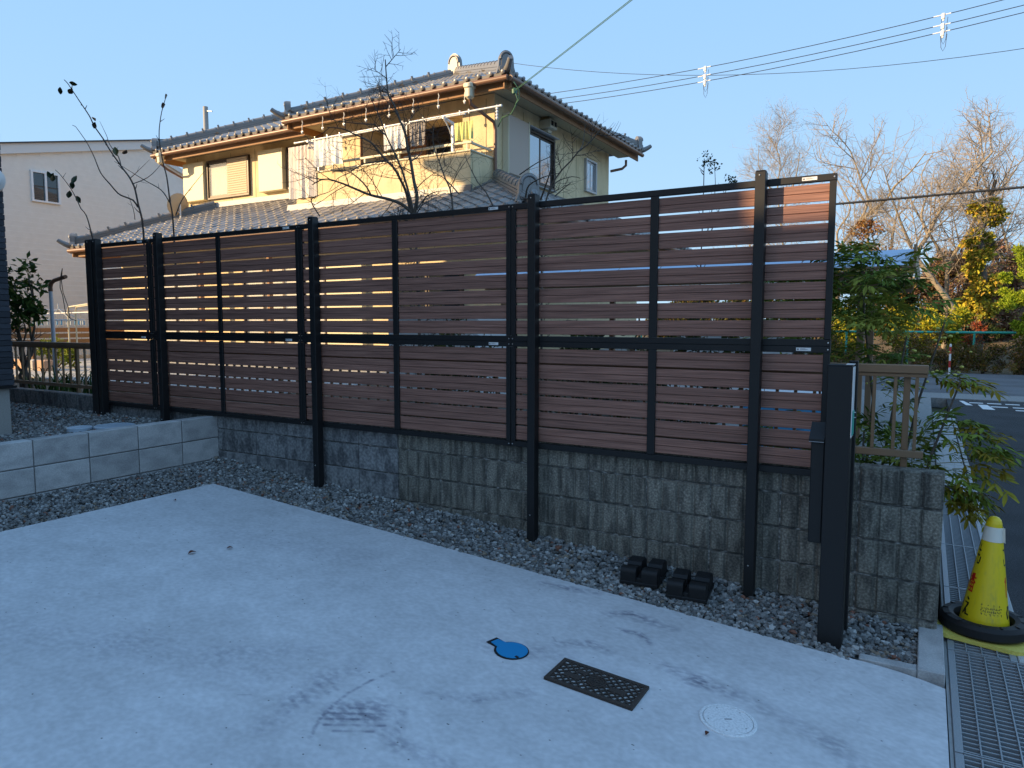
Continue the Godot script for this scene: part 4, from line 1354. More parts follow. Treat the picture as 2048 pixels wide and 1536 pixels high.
	for x: float in [-11.6, -10.7, -9.8, -8.9, -8.0, -7.25]: s.span(Vector3(x, 4.836, -7.335), Vector3(x + .035, 4.954, -7.305))
	part("balcony_handrail", s, M.cream_trim, bal)
	for x: float in [-11.3, -10.6, -9.7, -8.8, -7.9]:
		s = Shape.new(); s.span(Vector3(x, 3.99, -7.28), Vector3(x + .010, 4.79, -7.277)); part("panel_joint", s, M.joint, bal)
	# laundry arms on the balcony
	for x: float in [-11.08, -7.55]:
		s = Shape.new()
		s.bar(Vector3(x, 4.84, -7.30), Vector3(x, 5.39, -7.30), .045, .045)
		s.bar(Vector3(x, 5.37, -7.32), Vector3(x, 5.405, -6.98), .03, .05)
		s.tube(PackedVector3Array([Vector3(x, 5.10, -7.27), Vector3(x, 5.22, -7.20), Vector3(x, 5.32, -7.10), Vector3(x, 5.37, -7.02)]), .014, .014, 6)
		part("laundry_arm", s, M.white_metal, bal)

	# poles and washing lie on the arms: things of their own
	var pole := func(x0: float, x1: float, y: float, z: float, label: String):
		var q := thing("laundry_pole", Vector3.ZERO, label, "laundry pole", "laundry poles on the balcony")
		var t := Shape.new()
		t.tube(PackedVector3Array([Vector3(x0, y, z), Vector3(x1, y + .02, z)]), .018, .018, 8)
		part("tube", t, M.white_metal, q)
		for x: float in [x0, x1]:
			t = Shape.new()
			t.tube(PackedVector3Array([Vector3(x - .02, y + (.02 if x == x1 else 0.0), z), Vector3(x + .02, y + (.02 if x == x1 else 0.0), z)]), .023, .023, 8)
			part("end_cap", t, M.insulator, q)
	pole.call(-11.5, -6.32, 5.43, -7.04, "long white laundry pole on the outer side of the balcony arms")
	pole.call(-11.2, -7.2, 5.45, -7.18, "shorter white laundry pole on the inner side of the balcony arms")
	var cloth := func(called: String, x0: float, x1: float, y1: float, y0: float, z: float, m: Material, label: String):
		var q := Shape.new()
		var n := 14
		for i in n:
			for j in 5:
				var p: Array[Vector3] = []
				for o: Vector2i in [Vector2i(i, j), Vector2i(i + 1, j), Vector2i(i + 1, j + 1), Vector2i(i, j + 1)]:
					var u := float(o.x) / n; var w := float(o.y) / 5
					p.push_back(Vector3(lerpf(x0, x1, u), lerpf(y1, y0, w), z + .035 * w * sin(u * 17.0 + x0) + .01 * sin(u * 41)))
				q.quad(p[0], p[1], p[2], p[3], Vector3.BACK)
		tag(put(called, q.done(), m), label, "laundry", "washing on the balcony")
	cloth.call("striped_blanket", -11.92, -11.12, 5.42, 4.30, -7.235, M.cloth_stripe, "striped blanket hung over the balcony's left corner")
	cloth.call("white_sheet", -10.95, -10.15, 5.43, 4.86, -7.05, M.cloth_white, "white sheet hung on the laundry pole left of the balcony door")
	cloth.call("white_towel", -9.05, -8.45, 5.44, 4.98, -7.05, M.cloth_white, "white towel hung on the laundry pole before the slatted shutter")
	cloth.call("patterned_cloth", -8.42, -8.02, 5.44, 4.98, -7.06, M.cloth_dark, "dark patterned cloth on the laundry pole beside the white towel")
	cloth.call("yellow_cloth", -7.34, -6.92, 5.28, 4.95, -7.05, M.cloth_yellow, "yellow and white patterned cloth at the balcony's right end")
	for k in 9:
		var x: float = [-10.9, -10.55, -10.2, -9.0, -8.55, -8.38, -8.05, -7.2, -7.0][k]
		var q := Shape.new()
		q.box(Vector3(0, 0, 0), Vector3(.02, .075, .018), Basis.IDENTITY, .003)
		q.box(Vector3(0, .03, .012), Vector3(.024, .02, .01))
		var nd: Node3D = tag(put("clothes_peg", q.done(), M.insulator), "white clothes peg, %s" % ["leftmost, above the white sheet's left edge", "over the middle of the white sheet", "over the white sheet's right edge", "over the white towel's left edge", "over the white towel's right part", "over the dark patterned cloth's left edge", "over the dark patterned cloth's right edge", "over the yellow patterned cloth", "rightmost on the pole, past the yellow cloth"][k], "clothes peg", "pegs on the balcony laundry pole")
		nd.position = Vector3(x, 5.445, -7.035)
	# chain hanger on the outer pole's end
	var hg := Shape.new()
	for k in 4: hg.ball(Vector3(-6.40, 5.41 - .055 * k, -7.04), Vector3(.03, .028, .02), 6, 4)
	hg.tube(PackedVector3Array([Vector3(-6.40, 5.48, -7.04), Vector3(-6.40, 5.21, -7.04)]), .006, .006, 5)
	tag(put("chain_hanger", hg.done(), M.white_metal), "white plastic hanger chain dangling from the right end of the laundry pole", "hanger")
	# satellite dish by the wing's left corner
	var dish := thing("satellite_dish", Vector3(-16.55, 4.62, -7.75), "beige satellite dish on a short mast at the left end of the upper floor", "satellite dish")
	s = Shape.new()
	s.lathe(Vector3.ZERO, PackedVector2Array([Vector2(.30, .07), Vector2(.2, .03), Vector2(.1, .008), Vector2(.0001, 0)]), 20, Basis(Vector3(0, 0, 1), 1.25) * Basis(Vector3.UP, .4))
	part("reflector", s, M.shutter, dish)
	s = Shape.new()
	s.tube(PackedVector3Array([Vector3(.04, -.4, 0), Vector3(.04, .02, 0)]), .02, .02, 6)
	s.tube(PackedVector3Array([Vector3(.02, -.2, 0), Vector3(-.3, -.05, 0)]), .012, .012, 6)
	s.box(Vector3(-.3, -.02, 0), Vector3(.07, .05, .05), Basis.IDENTITY, .01)
	part("mast", s, M.white_metal, dish)

func own_house():
	var h := thing("slate_blue_house", Vector3.ZERO, "dark slate blue brick tiled house corner on a pale foundation at the left edge", "house")
	var s := Shape.new()
	s.span(Vector3(-16.1, 1.01, .96), Vector3(-6.585, 8.2, 5.69))
	part("wall", s, M.navy_tile[0], h)
	s = Shape.new()
	s.span(Vector3(-16.07, .2, .985), Vector3(-6.605, 1.0, 5.66))
	part("foundation", s, M.foundation, h)
	s = Shape.new()
	s.span(Vector3(-16.1, .995, .94), Vector3(-6.562, 1.018, 5.7))
	part("flashing_strip", s, M.black_metal, h)
	s = Shape.new()
	s.span(Vector3(-16.55, 8.2, .45), Vector3(-6.1, 8.35, 6.2))
	s.quad(Vector3(-16.55, 8.35, .45), Vector3(-6.1, 8.35, .45), Vector3(-8.8, 9.2, 3.3), Vector3(-16.5, 9.2, 3.3), Vector3(0, 1, -.4))
	s.quad(Vector3(-16.55, 8.35, 6.2), Vector3(-6.1, 8.35, 6.2), Vector3(-8.8, 9.2, 3.3), Vector3(-16.5, 9.2, 3.3), Vector3(0, 1, .4))
	s.tri(Vector3(-6.1, 8.35, .45), Vector3(-6.1, 8.35, 6.2), Vector3(-8.8, 9.2, 3.3), Vector3(.4, .9, 0), Vector3(.4, .9, 0), Vector3(.4, .9, 0))
	s.tri(Vector3(-16.55, 8.35, .45), Vector3(-16.55, 8.35, 6.2), Vector3(-16.5, 9.2, 3.3), Vector3(-.4, .9, 0), Vector3(-.4, .9, 0), Vector3(-.4, .9, 0))
	part("roof", s, M.far_roof, h)
	# split-face tiles at the corner that shows
	var face := Shape.new()
	face.box(Vector3.ZERO, Vector3(.016, .046, .236), Basis.IDENTITY, .003)
	var side := Shape.new()
	side.box(Vector3.ZERO, Vector3(.236, .046, .016), Basis.IDENTITY, .003)
	var fm := face.done(); var sm := side.done()
	for r in 74:
		var y := 1.045 + .05 * r
		for k in 2:
			var z := .955 + .12 + .24 * k - (.12 if r % 2 else 0.0)
			if k == 0 and r % 2: z = .955 + .06
			var mesh := fm
			put("siding_tile", mesh, M.navy_tile[rng.randi_range(0, 2)], h, Transform3D(Basis.IDENTITY.scaled(Vector3(1, 1, .5 if k == 0 and r % 2 else 1.0)), Vector3(-6.578 + rnd(-.003, .004), y, z)))
		put("siding_tile", sm, M.navy_tile[rng.randi_range(0, 2)], h, Transform3D(Basis.IDENTITY, Vector3(-6.585 - .12 + (.0 if r % 2 else -.06), y, .953)))
	s = Shape.new()
	s.lathe(Vector3(-6.57, 2.80, 1.06), PackedVector2Array([Vector2(.115, 0), Vector2(.115, .03), Vector2(.10, .07), Vector2(.05, .10), Vector2(.0001, .105)]), 18, Basis(Vector3.BACK, -PI / 2))
	part("vent_hood", s, M.grey_trim, h)
	# homes across the lane behind the driveway; they stand between the low sun and the fence
	var b := thing("back_house", Vector3.ZERO, "plain pale house with a dark roof across the lane behind the driveway", "house")
	s = Shape.new()
	s.span(Vector3(-26, -.2, 11.3), Vector3(-3.5, 6.9, 17))
	part("wall", s, M.far_wall, b)
	s = Shape.new()
	s.span(Vector3(-26.4, 6.9, 11.0), Vector3(-3.1, 7.25, 17.4))
	part("roof", s, M.far_roof, b)

func grey_building():
	var g := thing("grey_building", Vector3.ZERO, "large plain grey gabled building with lap siding and one small window, beyond the garden", "building")
	var X := -24.0
	var s := Shape.new()
	s.plate(Vector3(X - 12, 0, 0), Vector3(0, 0, -1), Vector3.UP, PackedVector2Array([Vector2(6.2, -.2), Vector2(15.0, -.2), Vector2(15.0, 6.4), Vector2(12.52, 7.35), Vector2(12.5, 8.02), Vector2(6.2, 6.50)]), 12)
	part("wall", s, M.grey_siding, g)
	s = Shape.new()
	s.bar(Vector3(X + .05, 8.10, -12.60), Vector3(X + .05, 6.55, -6.0), .14, .30)
	part("verge_board", s, M.grey_trim, g)
	s = Shape.new()
	s.bar(Vector3(X + .05, 8.28, -12.70), Vector3(X + .05, 6.71, -5.95), .26, .04)
	s.bar(Vector3(X - .3, 8.10, -12.57), Vector3(X - 12, 8.10, -12.57), .1, .3)
	part("roof_edge", s, M.far_roof, g)
	s = Shape.new()
	s.bar(Vector3(X + .06, 7.42, -12.5), Vector3(X + .06, 6.45, -15.1), .12, .16)
	part("rear_verge", s, M.grey_trim, g)
	s = Shape.new()
	s.plate(Vector3(X - 12.1, 0, 0), Vector3(0, 0, -1), Vector3.UP, PackedVector2Array([Vector2(6.0, 6.60), Vector2(12.66, 8.20), Vector2(12.66, 8.27), Vector2(6.0, 6.67)]), 12.0)
	part("roof", s, M.far_roof, g)
	for k in 50:
		var y := .3 + .16 * k
		var z1 := -6.25
		if y > 6.4: z1 = -6.25 - (y - 6.4) / .243
		var z0 := -12.45 if y > 6.3 else -14.9
		if z1 - z0 < .2: continue
		s = Shape.new()
		s.bar(Vector3(X + .004, y, z0), Vector3(X + .004, y, z1), .012, .145, Vector3(.12, 1, 0).normalized())
		part("siding_course", s, M.grey_siding, g)
	s = Shape.new()
	for z: float in [-7.86, -8.26, -8.66]: s.span(Vector3(X, 5.36, z - .03), Vector3(X + .08, 6.32, z + .03))
	for y: float in [5.36, 6.27]: s.span(Vector3(X, y, -8.695), Vector3(X + .085, y + .055, -7.825))
	var w := part("window", s, M.white_metal, g)
	for z: float in [-8.06, -8.46]:
		s = Shape.new()
		s.span(Vector3(X + .02, 5.416, z - .17), Vector3(X + .024, 6.269, z + .17))
		part("pane", s, M.glass, w)
		s = Shape.new()
		s.span(Vector3(X + .026, 5.84, z - .165), Vector3(X + .034, 5.87, z + .165))
		part("sash_bar", s, M.window_frame, w)

func glyph(im: Image, strokes: Array, at: Vector2, w: float, h: float, c: Color, r: float):
	for st: Array in strokes:
		for i in st.size() - 1:
			var a: Vector2 = st[i]; var b: Vector2 = st[i + 1]
			for k in 25:
				var p := a.lerp(b, k / 24.0)
				var q := Vector2(at.x + (p.x - .5) * w, at.y - (p.y - .5) * h)
				im.fill_rect(Rect2i(int(q.x - r), int(q.y - r), int(2 * r), int(2 * r)), c)

func cone_texture() -> ImageTexture:
	var W := 1024; var H := 1024
	var im := Image.create(W, H, false, Image.FORMAT_RGB8)
	var y := lin(Color(.78, .58, .012))
	im.fill(y)
	var dirt := noise(301, .012, 4)
	for j in range(0, H, 2):
		for i in range(0, W, 2):
			var n := clampf(dirt.get_noise_2d(i * 1.0, j * .35) * 1.6 - .15, 0, 1)
			# worn grey smear down the face
			n = maxf(n * .5, clampf(1.0 - absf(i - 815 - (600 - j) * .05) / 70.0, 0, 1) * clampf((640 - j) / 300.0, 0, 1) * (.55 + dirt.get_noise_2d(i * 3.0, j * 1.0)))
			im.fill_rect(Rect2i(i, j, 2, 2), y.lerp(Color(.62, .58, .40), clampf(n, 0, 1) * .55))
	var V := func(a: float, b: float) -> Vector2: return Vector2(a, b)
	var ban := [[Vector2(.25, .08), Vector2(.75, .02)], [Vector2(.08, .22), Vector2(.92, .22)], [Vector2(.5, .06), Vector2(.5, .5)], [Vector2(.5, .24), Vector2(.1, .48)], [Vector2(.5, .24), Vector2(.9, .48)], [Vector2(.28, .1), Vector2(.36, .19)], [Vector2(.72, .08), Vector2(.64, .19)], [Vector2(.2, .54), Vector2(.8, .54), Vector2(.8, .98), Vector2(.2, .98), Vector2(.2, .54)], [Vector2(.2, .76), Vector2(.8, .76)], [Vector2(.5, .54), Vector2(.5, .98)]]
	var one := [[Vector2(.3, .2), Vector2(.55, .02), Vector2(.55, .98)]]
	var zero := [[Vector2(.5, .02), Vector2(.8, .2), Vector2(.85, .5), Vector2(.8, .8), Vector2(.5, .98), Vector2(.2, .8), Vector2(.15, .5), Vector2(.2, .2), Vector2(.5, .02)]]
	var ko := [[Vector2(.2, .15), Vector2(.75, .15), Vector2(.62, .3)], [Vector2(.2, .6), Vector2(.28, .85), Vector2(.85, .85)]]
	var do_ := [[Vector2(.3, .05), Vector2(.38, .3), Vector2(.45, .4)], [Vector2(.75, .25), Vector2(.4, .42), Vector2(.2, .62), Vector2(.3, .88), Vector2(.85, .9)], [Vector2(.8, .0), Vector2(.86, .12)], [Vector2(.94, -.02), Vector2(1, .1)]]
	var mo := [[Vector2(.45, .02), Vector2(.35, .6), Vector2(.45, .92), Vector2(.75, .9), Vector2(.88, .62)], [Vector2(.15, .28), Vector2(.68, .30)], [Vector2(.12, .52), Vector2(.62, .54)]]
	var no_ := [[Vector2(.55, .2), Vector2(.4, .7), Vector2(.22, .78), Vector2(.12, .5), Vector2(.35, .2), Vector2(.7, .2), Vector2(.9, .5), Vector2(.78, .8), Vector2(.55, .92)]]
	var i_ := [[Vector2(.2, .2), Vector2(.2, .7), Vector2(.36, .84)], [Vector2(.75, .25), Vector2(.88, .62)]]
	var e_ := [[Vector2(.4, .02), Vector2(.62, .1)], [Vector2(.22, .3), Vector2(.72, .3), Vector2(.18, .92), Vector2(.5, .65), Vector2(.6, .9), Vector2(.9, .9)]]
	var red := Color(.78, .09, .07); var black := Color(.05, .05, .05)
	for rep in 2:
		var o := 565.0 * rep
		for q: Array in [[one, .40, .055], [one, .455, .055], [zero, .515, .06], [ban, .595, .085]]:
			glyph(im, q[0], Vector2(fposmod(q[1] * W + o, W), 480), q[2] * W, 165, red, 8)
		for q: Array in [[ko, .41], [do_, .505], [mo, .60]]:
			glyph(im, q[0], Vector2(fposmod(q[1] * W + o, W), 740), .085 * W, 190, black, 7)
		for q: Array in [[no_, .42], [i_, .51], [e_, .60]]:
			glyph(im, q[0], Vector2(fposmod(q[1] * W + o, W), 255), .08 * W, 170, black, 7)
	# rows of small print near the foot
	rng.seed = 55
	for row in 4:
		for k in 11:
			if row == 0 and k % 3 != 0: continue
			if row == 3 and k % 2: continue
			var x := 745 + k * 15 + (4 if row % 2 else 0); var yy := 318 - row * 26
			for b in 7:
				im.fill_rect(Rect2i(x + rng.randi_range(-5, 3), yy + rng.randi_range(-9, 7), 4, 4), Color(.10, .09, .05))
	im.generate_mipmaps()
	return ImageTexture.create_from_image(im)

func street_things():
	# the safety cone: plate, cone, tape; the rubber ring lies over it
	var c := thing("traffic_cone", Vector3(.772, -.066, -.235), "yellow plastic cone with red and black lettering and a white band, by the drain", "traffic cone", "", -.14)
	c.rotation.z = -.035
	var s := Shape.new()
	var corner := PackedVector2Array()
	for q: Array in [[.145, .145, 0.0], [-.145, .145, PI / 2], [-.145, -.145, PI], [.145, -.145, PI * 1.5]]:
		for i in 5:
			var a: float = q[2] + i * PI / 8
			corner.push_back(Vector2(q[0] + cos(a) * .06, q[1] + sin(a) * .06))
	s.plate(Vector3(0, .004, 0), Vector3.RIGHT, Vector3.FORWARD, corner, .022)
	for x: float in [-.15, .15]:
		for z: float in [-.15, .15]: s.box(Vector3(x, .002, z), Vector3(.03, .012, .03))
	part("base_plate", s, M.plate_yellow, c)
	s = Shape.new()
	s.lathe(Vector3.ZERO, PackedVector2Array([Vector2(.122, .026), Vector2(.117, .04), Vector2(.0375, .585)]), 40)
	var m: StandardMaterial3D = M.cone_yellow.duplicate()
	m.resource_name = "printed yellow cone"
	m.albedo_color = Color(1, 1, 1)
	m.albedo_texture = cone_texture()
	m.uv1_scale = Vector3(-1, 1.0 / .6, 1)
	part("cone", s, m, c)
	s = Shape.new()
	s.lathe(Vector3.ZERO, PackedVector2Array([Vector2(.0375, .586), Vector2(.036, .605), Vector2(.031, .622), Vector2(.021, .634), Vector2(.010, .639), Vector2(.0001, .640)]), 24)
	part("cone_tip", s, M.cone_yellow, c)
	s = Shape.new()
	s.lathe(Vector3(.0015, 0, 0), PackedVector2Array([Vector2(.0500, .512), Vector2(.0410, .588)]), 30)
	s.quad(Vector3(.045, .515, .02), Vector3(.058, .512, .026), Vector3(.050, .590, .022), Vector3(.036, .588, .017))
	part("reflective_band", s, M.band_white, c)
	var w := thing("rubber_ring_weight", Vector3(.772, -.036, -.235), "black rubber ring weight lying round the foot of the yellow cone", "cone weight", "", -.14)
	s = Shape.new()
	var prof := PackedVector2Array([Vector2(.130, .0), Vector2(.196, .0), Vector2(.206, .012), Vector2(.203, .050), Vector2(.188, .070), Vector2(.160, .074), Vector2(.138, .066), Vector2(.130, .04), Vector2(.130, 0)])
	s.lathe(Vector3.ZERO, prof, 36)
	var wr := part("ring", s, M.rubber, w)
	s = Shape.new()
	for a in 12: s.box(Vector3(cos(a * TAU / 12) * .174, .0735, sin(a * TAU / 12) * .174), Vector3(.028, .006, .010), Basis(Vector3.UP, -a * TAU / 12), .002)
	part("raised_rib", s, M.rubber, wr)
	# the roadside drain: trench, steel gratings near by and concrete covers further on
	s = Shape.new()
	s.span(Vector3(.592, -.30, -11.6), Vector3(.604, -.082, 8), 0)
	s.span(Vector3(.902, -.30, -11.6), Vector3(.945, -.064, .06), .004)
	s.span(Vector3(1.052, -.30, .061), Vector3(1.095, -.064, 8), .004)
	setting("drain_edge", s, M.concrete)
	s = Shape.new()
	s.span(Vector3(.604, -.29, -11.6), Vector3(.902, -.20, .06))
	s.span(Vector3(.604, -.29, .061), Vector3(1.052, -.20, 8))
	s.span(Vector3(.586, -.30, -11.6), Vector3(.592, -.095, 8))
	setting("drain_bed", s, M.grit)
	var names := ["galvanised drain grating nearest the driveway's street edge, first from the camera", "galvanised drain grating in front of the yellow cone's base plate", "galvanised drain grating under and just beyond the yellow cone", "galvanised drain grating alongside the end of the block wall", "galvanised drain grating under the hanging nandina fronds", "farthest galvanised drain grating before the concrete covers"]
	for k in 6:
		var half := .220 if k < 2 else .146   # the two gratings before the driveway are wider
		var g := thing("drain_grating", Vector3(.606 + half, -.068, 2.06 - .996 * k - .495), names[k], "drain grating", "steel gratings along the roadside drain")
		s = Shape.new()
		for sd: float in [-1.0, 1.0]: s.box(Vector3(sd * (half - .015), -.012, 0), Vector3(.030, .030, .985), Basis.IDENTITY, .002)
		for z: float in [-.489, .489]: s.box(Vector3(0, -.012, z), Vector3(2 * half - .061, .029, .007))
		part("frame", s, M.galvanised, g)
		var n := 5 if k < 2 else 3
		for i in n:
			s = Shape.new()
			s.box(Vector3((i - (n - 1) / 2.0) * .066, .0005, 0), Vector3(.006, .012, .970), Basis.IDENTITY, .001)
			part("long_bar", s, M.galvanised, g)
		s = Shape.new()
		s.box(Vector3.ZERO, Vector3(2 * half - .062, .020, .0068), Basis.IDENTITY, .001)
		var bar := s.done()
		for i in 27: put("cross_bar", bar, M.galvanised, g, Transform3D(Basis.IDENTITY, Vector3(0, -.012, -.466 + .0358 * i)))
	s = Shape.new()
	s.box(Vector3.ZERO, Vector3(.275, .09, .494), Basis.IDENTITY, .008)
	for x: float in [-.05, .05]: s.box(Vector3(x, .046, 0), Vector3(.012, .006, .40), Basis.IDENTITY, .002)
	var cover := s.done()
	for k in 14:
		var n: Node3D = tag(put("drain_slab", cover, M.concrete), "pale concrete drain cover in the row running on beyond the gratings", "drain cover", "concrete covers along the roadside drain")
		n.position = Vector3(.752, -.112, -4.18 - .5 * k)
	# striped marker post and the turquoise handrail before the wood
	var p := thing("marker_post", Vector3(1.15, -.075, -22.4), "slim red and white striped marker post at the far side of the cross road", "marker post")
	for k in 5:
		s = Shape.new()
		s.lathe(Vector3(0, .22 * k, 0), PackedVector2Array([Vector2(.03, 0), Vector2(.03, .22)]) if k < 4 else PackedVector2Array([Vector2(.03, 0), Vector2(.03, .06), Vector2(.018, .09), Vector2(.0001, .1)]), 12)
		part("stripe", s, M.red if k % 2 else M.sticker, p)
	var r := thing("turquoise_handrail", Vector3.ZERO, "turquoise pipe handrail running in front of the autumn wood across the road", "handrail")
	s = Shape.new()
	s.tube(PackedVector3Array([Vector3(-22, 1.30, -25), Vector3(14, 1.20, -25)]), .042, .042, 8)
	part("rail", s, M.green_pipe, r)
	for k in 18:
		s = Shape.new()
		s.tube(PackedVector3Array([Vector3(-22.1 + 2.0 * k, -.2, -25.0), Vector3(-22.1 + 2.0 * k, 1.28 - .0028 * 2 * k, -25.0)]), .036, .036, 8)
		part("post", s, M.green_pipe, r)
	# neighbour's carport, its posts and what stands in it
	var cp := thing("carport", Vector3.ZERO, "brown framed carport with a blue grey sheet roof behind the fence's street end", "carport")
	s = Shape.new()
	for k in 10:
		var x0 := -5.0 + .53 * k
		s.quad(Vector3(x0 + .01, 2.15, -4.0), Vector3(x0 + .53, 2.15, -4.0), Vector3(x0 + .53, 2.34, -4.35), Vector3(x0 + .01, 2.34, -4.35), Vector3(0, .5, 1))
		s.quad(Vector3(x0 + .01, 2.34, -4.35), Vector3(x0 + .53, 2.34, -4.35), Vector3(x0 + .53, 2.40, -9.5), Vector3(x0 + .01, 2.40, -9.5), Vector3(0, 1, 0))
	part("roof_sheet", s, M.polycarb, cp)
	s = Shape.new()
	s.span(Vector3(-5.02, 2.125, -4.04), Vector3(.325, 2.149, -3.97), .004)
	s.span(Vector3(.301, 2.15, -9.5), Vector3(.325, 2.36, -4.04), .004)
	part("edge_trim", s, M.bronze, cp)
	for z: float in [-4.3, -6.2, -8.2]:
		s = Shape.new(); s.span(Vector3(-4.9, 2.03, z - .05), Vector3(.25, 2.12, z + .05), .004); part("beam", s, M.bronze, cp)
	for q: Array in [[-.52, -4.3], [-.30, -6.2], [-4.6, -4.3], [-4.6, -8.2], [-.30, -8.2]]:
		s = Shape.new(); s.span(Vector3(q[0] - .045, -.05, q[1] - .045), Vector3(q[0] + .045, 2.028, q[1] + .045), .004); part("post", s, M.bronze, cp)
	var car := thing("parked_car", Vector3(-1.75, -.03, -6.6), "small white car parked under the carport, seen in slices through the fence", "car", "", PI)
	s = Shape.new()
	var out := PackedVector2Array([Vector2(-1.68, .28), Vector2(1.68, .28), Vector2(1.70, .62), Vector2(1.55, .82), Vector2(.95, .92), Vector2(.45, 1.40), Vector2(-1.25, 1.44), Vector2(-1.60, .95), Vector2(-1.70, .60)])
	s.plate(Vector3(-.74, 0, 0), Vector3(0, 0, 1), Vector3.UP, out, -1.48)
	part("body", s, M.car_paint, car)
	for sd: float in [-1.0, 1.0]:
		s = Shape.new()
		s.plate(Vector3(sd * .745, 0, 0), Vector3(0, 0, 1), Vector3.UP, PackedVector2Array([Vector2(-1.3, .95), Vector2(.85, .95), Vector2(.42, 1.33), Vector2(-1.18, 1.36)]), -.012 * sd)
		part("window", s, M.glass, car)
		s = Shape.new()
		s.box(Vector3(sd * .55, .70, 1.66), Vector3(.26, .14, .08), Basis.IDENTITY, .03)
		part("headlight", s, M.glass, car)
		for z: float in [-1.05, 1.05]:
			s = Shape.new()
			s.lathe(Vector3(sd * .70, .28, z), PackedVector2Array([Vector2(.17, -.09), Vector2(.27, -.08), Vector2(.28, 0), Vector2(.27, .08), Vector2(.17, .09)]), 20, Basis(Vector3.BACK, PI / 2))
			var wh := part("wheel", s, M.tyre, car)
			s = Shape.new()
			s.lathe(Vector3(sd * .77, .28, z), PackedVector2Array([Vector2(.18, 0), Vector2(.05, .02), Vector2(.0001, .02)]), 16, Basis(Vector3.BACK, -PI / 2 * sd))
			part("rim", s, M.galvanised, wh)
	s = Shape.new()
	s.quad(Vector3(-.66, .96, 1.0), Vector3(.66, .96, 1.0), Vector3(.60, 1.36, .52), Vector3(-.60, 1.36, .52), Vector3(0, .5, 1))
	part("windscreen", s, M.glass, car)
	var bin := thing("storage_bin", Vector3(-.70, -.04, -3.1), "light blue plastic storage bin on the carport floor behind the fence", "storage bin")
	s = Shape.new(); s.box(Vector3(0, .45, 0), Vector3(.75, .9, .5), Basis.IDENTITY, .03); part("body", s, M.blue_bin, bin)
	s = Shape.new(); s.box(Vector3(0, .925, 0), Vector3(.80, .05, .55), Basis.IDENTITY, .015); part("lid", s, M.white_plastic, bin)
	for bi in 3:
		var q: Array = [[-.83, .9], [-.5, 1.0], [-.25, .88]][bi]
		var bx := thing("white_box", Vector3(q[0] - .02, -.04, -3.6), "white box behind the light blue bin, %s" % ["leftmost of three", "tallest, in the middle of three", "shortest, rightmost of three"][bi], "box", "white boxes in the carport")
		s = Shape.new(); s.box(Vector3(0, q[1] / 2, 0), Vector3(.26, q[1], .3), Basis.IDENTITY, .01); part("carton", s, M.white_plastic, bx)

